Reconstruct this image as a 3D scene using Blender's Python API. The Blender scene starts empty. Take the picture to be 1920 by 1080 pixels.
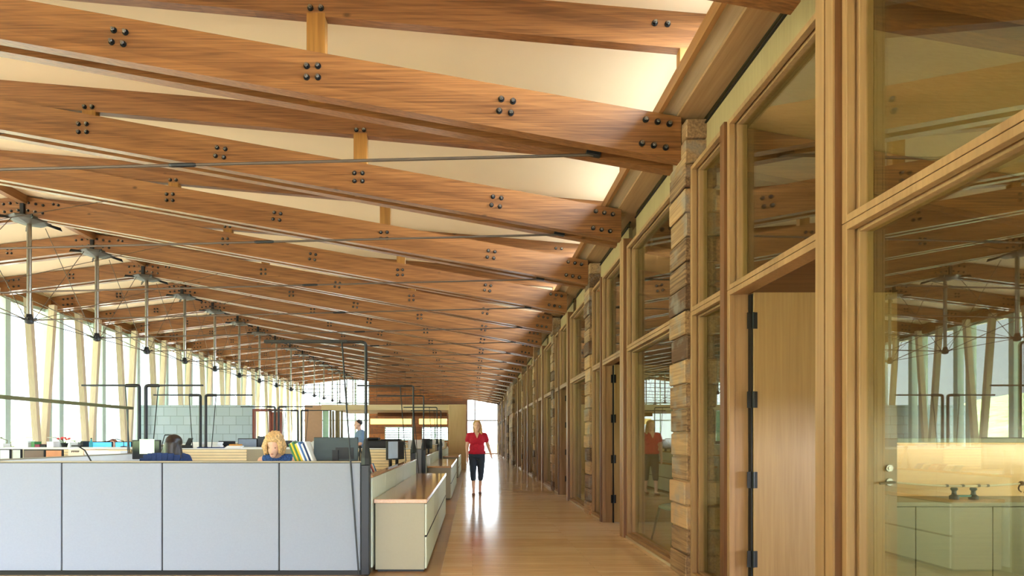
import bpy, bmesh, math, random
from mathutils import Vector, Matrix, noise
random.seed(7)
S = bpy.context.scene
COL = S.collection

# ------------------------------------------------------------------ camera, world, sun, exposure
H = 1.28
cam_d = bpy.data.cameras.new('camera'); cam = bpy.data.objects.new('camera', cam_d); COL.objects.link(cam)
cam.location = (0, 0, H); cam.rotation_euler = (math.pi/2, 0, 0)
cam_d.sensor_width = 36; cam_d.lens = 1004/1920*36
cam_d.shift_x = (960-886)/1920; cam_d.shift_y = (821-540)/1920
cam_d.clip_end = 1000
S.camera = cam
S.view_settings.view_transform = 'Standard'; S.view_settings.look = 'None'
S.view_settings.gamma = 1; S.view_settings.use_curve_mapping = False
S.view_settings.exposure = -0.12

w = bpy.data.worlds.new('world'); S.world = w; w.use_nodes = True
nt = w.node_tree; nt.nodes.clear()
wo = nt.nodes.new('ShaderNodeOutputWorld'); bg = nt.nodes.new('ShaderNodeBackground')
tc = nt.nodes.new('ShaderNodeTexCoord'); sx = nt.nodes.new('ShaderNodeSeparateXYZ'); rp = nt.nodes.new('ShaderNodeValToRGB')
nt.links.new(tc.outputs['Generated'], sx.inputs[0]); nt.links.new(sx.outputs['Z'], rp.inputs[0])
rp.color_ramp.elements[0].position = 0.0; rp.color_ramp.elements[0].color = (.88, .94, 1.0, 1)
rp.color_ramp.elements[1].position = 0.6; rp.color_ramp.elements[1].color = (.50, .70, 1.0, 1)
nt.links.new(rp.outputs[0], bg.inputs[0])
mr = nt.nodes.new('ShaderNodeMapRange'); nt.links.new(sx.outputs['X'], mr.inputs[0])     # sky strength boosted toward +X to feed the clerestory
mr.inputs[1].default_value = -.3; mr.inputs[2].default_value = 1.0; mr.inputs[3].default_value = 3.3; mr.inputs[4].default_value = 75.0
nt.links.new(mr.outputs[0], bg.inputs[1])
nt.links.new(bg.outputs[0], wo.inputs[0])

sd = bpy.data.lights.new('sun', 'SUN'); so = bpy.data.objects.new('sun', sd); COL.objects.link(so)
sd.energy = 28.0; sd.angle = math.radians(1.0); sd.color = (1, .95, .87)
so.rotation_euler = (math.radians(-14), math.radians(-8), 0)      # high sun, just left of the ridge
so.location = (20, 0, 30)

def portal(name, loc, rot, sx_, sy_):
    d = bpy.data.lights.new(name, 'AREA'); d.shape = 'RECTANGLE'; d.size = sx_; d.size_y = sy_
    d.cycles.is_portal = True
    o = bpy.data.objects.new(name, d); COL.objects.link(o); o.location = loc; o.rotation_euler = rot
    return o
portal('daylight_portal_left', (-13.75, 19, 2.7), (0, -math.pi/2, 0), 5.4, 47)
portal('daylight_portal_clerestory', (2.42, 19, 4.85), (0, math.pi/2, 0), 1.0, 47)
portal('daylight_portal_rear', (-6, -3.9, 1.0), (math.pi/2, 0, math.pi), 15.5, 2.1)
portal('daylight_portal_end', (-5.8, 42.2, 3.0), (-math.pi/2, 0, math.pi), 16, 6.0)
portal('daylight_portal_offices', (7.2, 19, 1.3), (0, math.pi/2, 0), .45, 46)

# ------------------------------------------------------------------ helpers
def setp(o, label=None, cat=None, group=None, kind=None):
    if label: o['label'] = label
    if cat: o['category'] = cat
    if group: o['group'] = group
    if kind: o['kind'] = kind
    return o

def thing(name, label, cat, loc=(0, 0, 0), rz=0, group=None):
    o = bpy.data.objects.new(name, None); COL.objects.link(o)
    o.empty_display_size = .1
    o.location = loc; o.rotation_euler = (0, 0, rz)
    return setp(o, label, cat, group)

class MB:
    def __init__(s): s.bm = bmesh.new()
    def box(s, x0, x1, y0, y1, z0, z1, bev=0, rot=None, seg=1):
        m = Matrix.Translation(((x0+x1)/2, (y0+y1)/2, (z0+z1)/2))
        if rot is not None: m = m @ rot
        m = m @ Matrix.Diagonal((abs(x1-x0), abs(y1-y0), abs(z1-z0), 1))
        r = bmesh.ops.create_cube(s.bm, size=1, matrix=m)
        if bev:
            es = list({e for v in r['verts'] for e in v.link_edges})
            bmesh.ops.bevel(s.bm, geom=es, offset=bev, segments=seg, affect='EDGES', profile=.5)
        return s
    def cyl(s, p, q, r, r2=None, n=12, cap=True):
        p = Vector(p); q = Vector(q); d = q-p; L = d.length
        if L < 1e-6: return s
        m = Matrix.Translation((p+q)/2) @ d.to_track_quat('Z', 'Y').to_matrix().to_4x4()
        bmesh.ops.create_cone(s.bm, cap_ends=cap, segments=n, radius1=r, radius2=r if r2 is None else r2, depth=L, matrix=m)
        return s
    def sph(s, c, r, sub=2, sc=(1, 1, 1)):
        m = Matrix.Translation(c) @ Matrix.Diagonal((sc[0], sc[1], sc[2], 1))
        bmesh.ops.create_icosphere(s.bm, subdivisions=sub, radius=r, matrix=m); return s
    def path(s, pts, r, n=8):
        for a, b in zip(pts, pts[1:]): s.cyl(a, b, r, n=n)
        for a in pts[1:-1]: s.sph(a, r, 1)
        return s
    def prism(s, poly, y0, y1):          # polygon in XZ, extruded along Y
        a = [s.bm.verts.new((x, y0, z)) for x, z in poly]; b = [s.bm.verts.new((x, y1, z)) for x, z in poly]
        n = len(poly); s.bm.faces.new(a); s.bm.faces.new(list(reversed(b)))
        for i in range(n): s.bm.faces.new((a[(i+1) % n], a[i], b[i], b[(i+1) % n]))
        return s
    def poly3(s, pts, d):                 # planar polygon pts given thickness vector d
        d = Vector(d); a = [s.bm.verts.new(Vector(p)) for p in pts]; b = [s.bm.verts.new(Vector(p)+d) for p in pts]
        n = len(pts); s.bm.faces.new(a); s.bm.faces.new(list(reversed(b)))
        for i in range(n): s.bm.faces.new((a[(i+1) % n], a[i], b[i], b[(i+1) % n]))
        return s
    def lathe(s, prof, c=(0, 0, 0), n=16):
        rings = []
        for r, z in prof:
            rings.append([s.bm.verts.new((c[0]+r*math.cos(2*math.pi*i/n), c[1]+r*math.sin(2*math.pi*i/n), c[2]+z)) for i in range(n)])
        for A, B in zip(rings, rings[1:]):
            for i in range(n): s.bm.faces.new((A[i], A[(i+1) % n], B[(i+1) % n], B[i]))
        s.bm.faces.new(list(reversed(rings[0]))); s.bm.faces.new(rings[-1]); return s
    def build(s, name, mat, parent=None, smooth=False, kind=None, label=None):
        bmesh.ops.recalc_face_normals(s.bm, faces=s.bm.faces)
        me = bpy.data.meshes.new(name); s.bm.to_mesh(me); s.bm.free()
        me.materials.append(mat)
        if smooth:
            me.polygons.foreach_set('use_smooth', [True]*len(me.polygons))
            try: me.set_sharp_from_angle(angle=math.radians(38))
            except Exception: pass
        o = bpy.data.objects.new(name, me); COL.objects.link(o)
        if parent is not None: o.parent = parent
        if kind: o['kind'] = kind
        if label: o['label'] = label
        return o

def bx(name, mat, parent, x0, x1, y0, y1, z0, z1, bev=0, **k):
    return MB().box(x0, x1, y0, y1, z0, z1, bev).build(name, mat, parent, **k)

def copy_tree(o, parent=None):
    c = o.copy(); COL.objects.link(c)
    if parent is not None:
        c.parent = parent; c.matrix_parent_inverse = o.matrix_parent_inverse.copy()
    for ch in KIDS(o): copy_tree(ch, c)
    return c
def KIDS(o): return [c for c in list(COL.objects) if c.parent == o]

def Xat(px, D): return (px-886)*D/1004.0
def Zat(py, D): return H+(821-py)*D/1004.0
ORD = ['first', 'second', 'third', 'fourth', 'fifth', 'sixth', 'seventh', 'eighth', 'ninth', 'tenth', 'eleventh', 'twelfth',
       'thirteenth', 'fourteenth', 'fifteenth', 'sixteenth', 'seventeenth', 'eighteenth', 'nineteenth', 'twentieth', 'twenty-first']

# ------------------------------------------------------------------ materials
def lin(c): return tuple(((v/255)/12.92 if v/255 <= .04045 else ((v/255+.055)/1.055)**2.4) for v in c)
MATS = {}
def new_mat(name):
    m = bpy.data.materials.new(name); m.use_nodes = True; n = m.node_tree
    n.nodes.clear(); out = n.nodes.new('ShaderNodeOutputMaterial'); p = n.nodes.new('ShaderNodeBsdfPrincipled')
    n.links.new(p.outputs[0], out.inputs[0]); MATS[name] = m
    return m, n, p
def plain(name, rgb, rough=.5, metal=0, var=.06, scale=9, spec=.5, coat=0):
    m, n, p = new_mat(name); c = lin(rgb)
    g = n.nodes.new('ShaderNodeNewGeometry'); t = n.nodes.new('ShaderNodeTexNoise'); t.inputs['Scale'].default_value = scale
    t.inputs['Detail'].default_value = 3
    n.links.new(g.outputs['Position'], t.inputs['Vector'])
    r = n.nodes.new('ShaderNodeValToRGB')
    r.color_ramp.elements[0].position = .3; r.color_ramp.elements[1].position = .7
    r.color_ramp.elements[0].color = tuple(max(0, v*(1-var)) for v in c)+(1,)
    r.color_ramp.elements[1].color = tuple(min(1, v*(1+var)) for v in c)+(1,)
    n.links.new(t.outputs[0], r.inputs[0]); n.links.new(r.outputs[0], p.inputs['Base Color'])
    p.inputs['Roughness'].default_value = rough; p.inputs['Metallic'].default_value = metal
    p.inputs['Specular IOR Level'].default_value = spec; p.inputs['Coat Weight'].default_value = coat
    return m
def math_(n, op, a, b=None, c=None):
    x = n.nodes.new('ShaderNodeMath'); x.operation = op
    for i, v in enumerate((a, b, c)):
        if v is None: continue
        if isinstance(v, (int, float)): x.inputs[i].default_value = v
        else: n.links.new(v, x.inputs[i])
    return x.outputs[0]
def wood(name, dark, light, axis='X', grain=1.0, rough=.45, knots=0, lam=0, coat=0, cellz=0, celldark=None, big=.5, bump=.05, spec=.5):
    """streaky timber: noise squeezed along the grain axis in world space"""
    m, n, p = new_mat(name)
    g = n.nodes.new('ShaderNodeNewGeometry'); mp = n.nodes.new('ShaderNodeMapping'); n.links.new(g.outputs['Position'], mp.inputs[0])
    sc = {'X': (.5, 22, 22), 'Y': (22, .9, 22), 'Z': (22, 22, .9)}[axis]
    mp.inputs['Scale'].default_value = tuple(v*grain for v in sc)
    t = n.nodes.new('ShaderNodeTexNoise'); t.inputs['Scale'].default_value = 1.6; t.inputs['Detail'].default_value = 6; t.inputs['Distortion'].default_value = .2
    n.links.new(mp.outputs[0], t.inputs['Vector'])
    t2 = n.nodes.new('ShaderNodeTexNoise'); t2.inputs['Scale'].default_value = .9; t2.inputs['Detail'].default_value = 2
    mp2 = n.nodes.new('ShaderNodeMapping'); mp2.inputs['Scale'].default_value = tuple((.5 if v < 2 else 3.0) for v in sc)
    n.links.new(g.outputs['Position'], mp2.inputs[0]); n.links.new(mp2.outputs[0], t2.inputs['Vector'])
    f = math_(n, 'MULTIPLY_ADD', t2.outputs[0], big, math_(n, 'MULTIPLY', t.outputs[0], 1-big))
    s = n.nodes.new('ShaderNodeSeparateXYZ'); n.links.new(g.outputs['Position'], s.inputs[0])
    if lam:      # glue-line lamination steps by height
        zz = math_(n, 'ADD', s.outputs['Z'], math_(n, 'MULTIPLY', s.outputs['X'], .178))
        cell = math_(n, 'FLOOR', math_(n, 'DIVIDE', zz, lam))
        wn = n.nodes.new('ShaderNodeTexWhiteNoise'); wn.noise_dimensions = '2D'
        cv = n.nodes.new('ShaderNodeCombineXYZ'); n.links.new(cell, cv.inputs[0])
        n.links.new(math_(n, 'FLOOR', math_(n, 'MULTIPLY', s.outputs['Y'], 4.0)), cv.inputs[1])
        n.links.new(cv.outputs[0], wn.inputs['Vector'])
        f = math_(n, 'ADD', f, math_(n, 'MULTIPLY', math_(n, 'SUBTRACT', wn.outputs['Value'], .5), .13))
    if cellz:    # stacked blocks: every course and side its own tone
        cell = math_(n, 'FLOOR', math_(n, 'DIVIDE', s.outputs['Z'], cellz))
        wn = n.nodes.new('ShaderNodeTexWhiteNoise'); wn.noise_dimensions = '2D'
        cv = n.nodes.new('ShaderNodeCombineXYZ'); n.links.new(cell, cv.inputs[0])
        n.links.new(math_(n, 'FLOOR', math_(n, 'MULTIPLY', s.outputs['Y'], .5)), cv.inputs[1])
        n.links.new(cv.outputs[0], wn.inputs['Vector'])
        f = math_(n, 'ADD', f, math_(n, 'MULTIPLY', math_(n, 'SUBTRACT', wn.outputs['Value'], .5), .38))
    r = n.nodes.new('ShaderNodeValToRGB'); n.links.new(f, r.inputs[0])
    e = r.color_ramp.elements
    e[0].position = .32; e[0].color = lin(dark)+(1,); e[1].position = .68; e[1].color = lin(light)+(1,)
    colr = r.outputs[0]
    if knots:
        v = n.nodes.new('ShaderNodeTexVoronoi'); v.inputs['Scale'].default_value = knots
        mp3 = n.nodes.new('ShaderNodeMapping'); mp3.inputs['Scale'].default_value = {'X': (.55, 1, 1), 'Y': (1, .55, 1), 'Z': (1, 1, .55)}[axis]
        n.links.new(g.outputs['Position'], mp3.inputs[0]); n.links.new(mp3.outputs[0], v.inputs['Vector'])
        k = n.nodes.new('ShaderNodeMapRange'); n.links.new(v.outputs['Distance'], k.inputs[0])
        k.inputs[1].default_value = .03; k.inputs[2].default_value = .075; k.inputs[3].default_value = .75; k.inputs[4].default_value = 0
        mx = n.nodes.new('ShaderNodeMix'); mx.data_type = 'RGBA'; n.links.new(k.outputs[0], mx.inputs[0])
        n.links.new(colr, mx.inputs[6]); mx.inputs[7].default_value = tuple(v_*.35 for v_ in lin(dark))+(1,)
        colr = mx.outputs[2]
    if celldark:
        t3 = n.nodes.new('ShaderNodeTexNoise'); t3.inputs['Scale'].default_value = 5; t3.inputs['Detail'].default_value = 5
        n.links.new(g.outputs['Position'], t3.inputs['Vector'])
        k = n.nodes.new('ShaderNodeMapRange'); n.links.new(t3.outputs[0], k.inputs[0])
        k.inputs[1].default_value = .5; k.inputs[2].default_value = .68; k.inputs[3].default_value = 0; k.inputs[4].default_value = .75
        mx = n.nodes.new('ShaderNodeMix'); mx.data_type = 'RGBA'; n.links.new(k.outputs[0], mx.inputs[0])
        n.links.new(colr, mx.inputs[6]); mx.inputs[7].default_value = lin(celldark)+(1,)
        colr = mx.outputs[2]
    n.links.new(colr, p.inputs['Base Color'])
    p.inputs['Roughness'].default_value = rough; p.inputs['Coat Weight'].default_value = coat; p.inputs['Specular IOR Level'].default_value = spec
    p.inputs['Coat Roughness'].default_value = .1
    if bump:
        b = n.nodes.new('ShaderNodeBump'); b.inputs['Strength'].default_value = bump; b.inputs['Distance'].default_value = .01
        n.links.new(t.outputs[0], b.inputs['Height']); n.links.new(b.outputs[0], p.inputs['Normal'])
    return m
def planks(name, c1, c2, c3, width, length, rough, along='X', coat=.3):
    m, n, p = new_mat(name)
    g = n.nodes.new('ShaderNodeNewGeometry'); s = n.nodes.new('ShaderNodeSeparateXYZ'); n.links.new(g.outputs['Position'], s.inputs[0])
    cv = n.nodes.new('ShaderNodeCombineXYZ')
    a, b = ('X', 'Y') if along == 'X' else ('Y', 'X')
    n.links.new(s.outputs[a], cv.inputs[0]); n.links.new(s.outputs[b], cv.inputs[1])
    br = n.nodes.new('ShaderNodeTexBrick'); n.links.new(cv.outputs[0], br.inputs['Vector'])
    br.inputs['Scale'].default_value = 1; br.inputs['Brick Width'].default_value = length; br.inputs['Row Height'].default_value = width
    br.inputs['Mortar Size'].default_value = .0012; br.inputs['Mortar Smooth'].default_value = .1; br.inputs['Bias'].default_value = 0
    br.inputs['Color1'].default_value = lin(c1)+(1,); br.inputs['Color2'].default_value = lin(c2)+(1,); br.inputs['Mortar'].default_value = lin(c3)+(1,)
    br.offset = .37
    t = n.nodes.new('ShaderNodeTexNoise'); t.inputs['Scale'].default_value = 2; t.inputs['Detail'].default_value = 5
    mp = n.nodes.new('ShaderNodeMapping'); mp.inputs['Scale'].default_value = (1.2, 24, 1); n.links.new(cv.outputs[0], mp.inputs[0]); n.links.new(mp.outputs[0], t.inputs['Vector'])
    mr = n.nodes.new('ShaderNodeMapRange'); n.links.new(t.outputs[0], mr.inputs[0]); mr.inputs[1].default_value = .3; mr.inputs[2].default_value = .7
    mr.inputs[3].default_value = .82; mr.inputs[4].default_value = 1.12
    mx = n.nodes.new('ShaderNodeMix'); mx.data_type = 'RGBA'; mx.blend_type = 'MULTIPLY'; mx.inputs[0].default_value = 1
    n.links.new(br.outputs['Color'], mx.inputs[6]); n.links.new(mr.outputs[0], mx.inputs[7])
    n.links.new(mx.outputs[2], p.inputs['Base Color'])
    p.inputs['Roughness'].default_value = rough; p.inputs['Coat Weight'].default_value = coat; p.inputs['Coat Roughness'].default_value = .12
    return m
def glass(name, tint, refl=.05, power=5, rough=0.0):
    m = bpy.data.materials.new(name); m.use_nodes = True; n = m.node_tree; n.nodes.clear()
    out = n.nodes.new('ShaderNodeOutputMaterial'); mix = n.nodes.new('ShaderNodeMixShader')
    tr = n.nodes.new('ShaderNodeBsdfTransparent'); tr.inputs[0].default_value = tint+(1,)
    gl = n.nodes.new('ShaderNodeBsdfGlossy'); gl.inputs['Roughness'].default_value = rough; gl.inputs[0].default_value = (.95, 1, .96, 1)
    lw = n.nodes.new('ShaderNodeLayerWeight'); lw.inputs[0].default_value = .5
    pw = math_(n, 'POWER', lw.outputs['Facing'], power); f = math_(n, 'MULTIPLY_ADD', pw, 1-refl, refl)
    n.links.new(f, mix.inputs[0]); n.links.new(tr.outputs[0], mix.inputs[1]); n.links.new(gl.outputs[0], mix.inputs[2])
    n.links.new(mix.outputs[0], out.inputs[0]); MATS[name] = m
    return m
def emis(name, rgb, st):
    m, n, p = new_mat(name); p.inputs['Base Color'].default_value = lin(rgb)+(1,)
    p.inputs['Emission Color'].default_value = lin(rgb)+(1,); p.inputs['Emission Strength'].default_value = st
    return m

BEAM = wood('glulam_brown', (98, 58, 30), (156, 104, 60), 'X', 2.2, .34, knots=2.6, lam=.045, big=.25, spec=.7)
PURL = wood('purlin_brown', (120, 78, 44), (166, 118, 70), 'Y', .8, .42, knots=2.2)
STRUT = wood('strut_wood', (120, 78, 30), (178, 124, 58), 'Z', 1, .45)
FIR_Y = wood('frame_fir_y', (170, 148, 118), (198, 178, 146), 'Y', 1.2, .42)
FIR_Z = wood('frame_fir_z', (132, 98, 64), (170, 132, 92), 'Z', 1.2, .42)
FIR_D = wood('post_fir_dark', (86, 54, 30), (122, 80, 48), 'Z', 1.2, .45)
SOFF = wood('soffit_fir', (146, 108, 72), (178, 140, 100), 'Y', 1.0, .5)
PALE = wood('pale_panel', (206, 180, 132), (226, 204, 158), 'X', 2.0, .55)
PALEZ = wood('pale_panel_z', (208, 172, 118), (226, 194, 142), 'Z', 1.4, .5)
DOORW = wood('door_wood', (140, 108, 66), (164, 132, 86), 'Z', 1.4, .42)
RECL_Y = wood('reclaimed_timber', (84, 56, 36), (176, 138, 98), 'Y', 1.4, .75, knots=2.0, cellz=.222, celldark=(128, 122, 116), big=.4, bump=.5)
RECL_X = wood('reclaimed_boards', (110, 62, 30), (178, 112, 58), 'X', .9, .65, knots=1.6, cellz=.2, celldark=(92, 66, 48), big=.4, bump=.3)
OFFW = wood('office_partition_wood', (84, 48, 24), (118, 74, 38), 'X', 1.0, .5)
CRED = wood('credenza_front', (126, 118, 84), (144, 134, 98), 'X', 2, .45)
HONEY = wood('honey_top', (176, 128, 78), (206, 158, 104), 'Y', 1.6, .16, coat=.6, bump=0)
HONEYX = wood('honey_panel', (222, 170, 102), (240, 194, 130), 'X', 1.6, .3, bump=0)
WHITEW = wood('whitened_column', (184, 162, 132), (214, 196, 168), 'Z', 1.2, .5)
LOGS = wood('weathered_logs', (112, 98, 66), (164, 146, 104), 'Z', 1.2, .7, bump=.4)
FLOOR = planks('floor_boards', (230, 198, 158), (216, 178, 134), (120, 78, 44), .082, 1.9, .16)
FLOORB = planks('border_boards', (176, 134, 90), (156, 118, 78), (96, 68, 44), .6, .6, .30, coat=.1)
CEIL = plain('ceiling_cream', (240, 218, 184), .8, var=.02, scale=1)
OUTW = plain('exterior_roof', (74, 78, 80), .8, var=.03)
GREYP = plain('grey_panel', (138, 146, 160), .6, var=.025, scale=60)
SIDEP = plain('pale_green_panel', (206, 214, 200), .45, var=.02)
CABM = plain('cabinet_taupe', (154, 146, 122), .45, var=.015, scale=40)
CABF = plain('cabinet_front', (198, 202, 180), .4, var=.015)
BLACK = plain('black_metal', (14, 15, 18), .45, spec=.4)
SATIN = plain('satin_black', (28, 30, 34), .4, .2)
STEEL = plain('brushed_steel', (150, 146, 138), .32, .9)
RODM = plain('rod_steel', (92, 78, 68), .45, .3)
NUT = plain('nut_steel', (150, 150, 150), .25, .9)
DISH = plain('dish_steel', (74, 68, 60), .5, .3)
BRONZE = plain('bronze_rail', (120, 116, 78), .4, .6)
WHITE = plain('white_laminate', (232, 234, 232), .4, var=.02)
PAPER = plain('paper_white', (240, 240, 238), .8, var=.03)
CREAMP = plain('cream_slats', (246, 226, 180), .5, var=.03)
TEAL = plain('dark_teal_plastic', (40, 56, 60), .45)
NAVY = plain('navy_fabric', (34, 58, 104), .85, var=.2, scale=90)
DENIM = plain('plaid_denim', (48, 84, 142), .85, var=.6, scale=60)
RED = plain('crimson_cloth', (190, 16, 50), .75, var=.15, scale=30)
SLATE = plain('slate_cloth', (44, 56, 72), .85, var=.15, scale=30)
BLUESH = plain('blue_shirt', (118, 146, 182), .8, var=.2, scale=50)
SKIN = plain('skin', (232, 186, 160), .55, var=.04)
BLOND = plain('blond_hair', (206, 166, 112), .5, var=.45, scale=60)
BRUN = plain('dark_hair', (38, 26, 22), .38, var=.5, scale=40)
BROWNH = plain('brown_hair', (84, 56, 38), .5, var=.4, scale=40)
SHOE = plain('tan_leather', (112, 66, 38), .4)
LIPS = plain('lips', (178, 92, 84), .5)
EYE = plain('eye_dark', (40, 30, 28), .3)
BLOCK = wood('concrete_block_unused', (200, 204, 200), (214, 218, 214), 'X', 1, .8)
RUST = plain('rust_brown_frame', (128, 56, 34), .5, var=.1)
TAN = plain('tan_panel', (196, 156, 122), .6, var=.03)
GREENG = plain('pale_green_glass', (170, 220, 176), .2, var=.05)
MULL = plain('aluminium_mullion', (176, 194, 186), .45, var=.03)
TEALB = plain('teal_book', (40, 150, 160), .5)
SCREEN = emis('screen_blue', (90, 190, 235), 1.0)
SCREENW = emis('screen_page', (214, 232, 206), .55)
DARKSCR = plain('dark_screen', (30, 34, 38), .12)
YELL = plain('yellow_cover', (222, 190, 40), .5)
GREEN = plain('green_cover', (52, 120, 60), .5)
BLUEC = plain('blue_cover', (60, 110, 176), .5)
MAROON = plain('maroon_cover', (130, 24, 60), .5)
FLOWER = plain('coral_petals', (230, 80, 84), .6)
LEAF = plain('leaf_green', (60, 96, 50), .6, var=.3)
HILL = plain('hillside_scrub', (150, 158, 92), .95, var=.6, scale=.5)
TERR = plain('terrace_stone', (226, 218, 200), .9)
GLASS = glass('office_glass', (.80, .83, .68), .14)
GLASSW = glass('window_glass', (.96, .985, .97), .04)
GEDGE = glass('green_glass_strip', (.55, .75, .62), .12)

def block_mat():
    m, n, p = new_mat('concrete_blocks')
    g = n.nodes.new('ShaderNodeNewGeometry'); s = n.nodes.new('ShaderNodeSeparateXYZ'); n.links.new(g.outputs['Position'], s.inputs[0])
    cv = n.nodes.new('ShaderNodeCombineXYZ'); n.links.new(s.outputs['X'], cv.inputs[0]); n.links.new(s.outputs['Z'], cv.inputs[1])
    br = n.nodes.new('ShaderNodeTexBrick'); n.links.new(cv.outputs[0], br.inputs['Vector']); br.inputs['Scale'].default_value = 1
    br.inputs['Brick Width'].default_value = .53; br.inputs['Row Height'].default_value = .36; br.inputs['Mortar Size'].default_value = .012
    br.inputs['Color1'].default_value = lin((178, 194, 202))+(1,); br.inputs['Color2'].default_value = lin((168, 186, 194))+(1,); br.inputs['Mortar'].default_value = lin((140, 154, 158))+(1,)
    n.links.new(br.outputs['Color'], p.inputs['Base Color']); p.inputs['Roughness'].default_value = .7
    return m
BLOCKM = block_mat()
bpy.data.materials.remove(BLOCK)

# ------------------------------------------------------------------ roof geometry
XR = -9.19                                    # ridge line
def zl(x): return 4.59-.178*x if x >= XR else 6.226-.12*(XR-x)       # top of the lower beams
def zu(x): return 5.30+.085*(2-x) if x >= XR else zl(x)+.02           # top of the upper beams
YN = [5.1+2*n for n in range(-1, 19)]         # truss centre lines

# floors
bx('floor', FLOOR, None, -.30, 7.0, -4, 42, -.12, 0, kind='structure')
bx('floor_border', FLOORB, None, -1.1, -.30, -4, 42, -.12, -.001, kind='structure')
bx('floor_left', FLOOR, None, -13.6, -1.1, -4, 42, -.12, -.001, kind='structure')
# roof / ceiling slabs
MB().prism([(XR, zu(XR)), (2.5, zu(2.5)), (2.5, zu(2.5)+.28), (XR, zu(XR)+.28)], -4, 42.6).build('ceiling', CEIL, None, kind='structure')
MB().prism([(XR, zu(XR)), (-15.0, zu(-15.0)), (-15.0, zu(-15)+.28), (XR, zu(XR)+.28)], -4, 42.6).build('ceiling_left', CEIL, None, kind='structure')
# office ceiling, its upper side is the white outside roof
MB().prism([(2.17, zl(2.17)+.02), (7.6, zl(7.6)+.02), (7.6, zl(7.6)+.17), (2.17, zl(2.17)+.17)], -4, 42.3).build('ceiling_offices', PALE, None, kind='structure')
MB().prism([(2.36, zl(2.36)+.172), (7.7, zl(7.7)+.172), (7.7, zl(7.7)+.21), (2.36, zl(2.36)+.21)], -4, 42.3).build('ceiling_roof_membrane', OUTW, None, kind='structure')

# header over the office wall and panels between it and the frames
MB().prism([(1.722, zl(1.722)+.004), (1.76, zl(1.76)+.004), (1.76, zl(1.733)+.118), (1.722, zl(1.733)+.118)], -4, 41.9).build('trim_4', PURL, None, kind='structure')
MB().prism([(1.76, zl(1.76)+.03), (1.90, zl(1.90)+.03), (1.90, zl(1.733)+.118), (1.76, zl(1.733)+.118)], -4, 41.9).build('trim_5', FIR_Y, None, kind='structure')
m = MB().prism([(1.90, zl(1.90)+.004), (2.25, zl(2.25)+.004), (2.25, zl(1.733)+.16), (1.90, zl(1.733)+.16)], -4, 41.9)
m.build('trim_1', SOFF, None, kind='structure')
m = MB()
edges = [-4]+[y for y in YN]+[41.9]
for a, b in zip(edges, edges[1:]):
    m.box(2.12, 2.17, a+.16, b-.16, 3.72, 4.13)
m.build('wall_right', wood('wall_fir', (150, 130, 94), (170, 150, 110), 'Z', 1.5, .5), None, kind='structure')
m = MB()
for a, b in zip(edges, edges[1:]): m.box(2.118, 2.134, a+.16, b-.16, 4.135, 4.198)
m.build('trim_2', GEDGE, None, kind='structure')
m = MB()
for a, b in zip(edges, edges[1:]):
    m.box(2.128, 2.15, a+.16, b-.16, 4.198, 4.222)
    m.box(2.10, 2.14, a+.16, b-.16, 4.128, 4.138)
m.build('trim_3', BLACK, None, kind='structure')

m_ = MB(); m_.prism([(2.0, 0), (7.15, 0), (7.15, 3.35), (2.4, 4.1), (2.4, zu(2.4)), (2.0, zu(2.0))], -4.12, -4.0)
m_.prism([(-13.5, 2.1), (2.0, 2.1), (2.0, zu(2)), (XR, zu(XR)), (-13.5, zu(-13.5))], -4.12, -4.0)
m_.build('wall_rear', PALE, None, kind='structure')  # unseen wall, added with a low opening to cut frontal light
# clerestory windows above the header, one per bay
for i, (a, b) in enumerate(zip(edges, edges[1:])):
    r = setp(thing('window_%d' % (i+1), 'clerestory', 'window'), kind='structure'); del r['label']; del r['category']
    f = MB(); zt = zu(2.3)-.005; zb = zl(1.733)+.165
    f.box(2.27, 2.33, a, a+.05, zb, zt); f.box(2.27, 2.33, b-.05, b, zb, zt)
    f.box(2.27, 2.33, a+.05, b-.05, zb, zb+.05); f.box(2.27, 2.33, a+.05, b-.05, zt-.05, zt)
    f.build('window_frame', FIR_Y, r)
    bx('window_glass', GLASSW, r, 2.295, 2.305, a+.05, b-.05, zb+.05, zt-.05)
NW = len(edges)

# ------------------------------------------------------------------ roof trusses
def band(x0, x1, y0, y1, zt, depth, kind_x=None):
    """beam following the roof slope between x0 and x1"""
    m_ = MB(); m_.prism([(x0, zt(x0)-depth), (x1, zt(x1)-depth), (x1, zt(x1)), (x0, zt(x0))], y0, y1); return m_
bm_ = MB(); bm_.cyl((0, 0, 0), (0, -.008, 0), .029, n=14); bm_.cyl((0, -.008, 0), (0, -.026, 0), .02, n=6); bm_.cyl((0, -.026, 0), (0, -.038, 0), .011, n=8)
bolt0 = bm_.build('bolt', BLACK, None); bolt_mesh = bolt0.data; bpy.data.objects.remove(bolt0)
bolt_mesh.materials.append(NUT)
for pl_ in bolt_mesh.polygons:
    if pl_.center.y < -.02: pl_.material_index = 1
def bolt(parent, x, y, z):
    o = bpy.data.objects.new('bolt', bolt_mesh); COL.objects.link(o); o.parent = parent; o.location = (x, y, z)
sl = math.atan(-.178)
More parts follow.
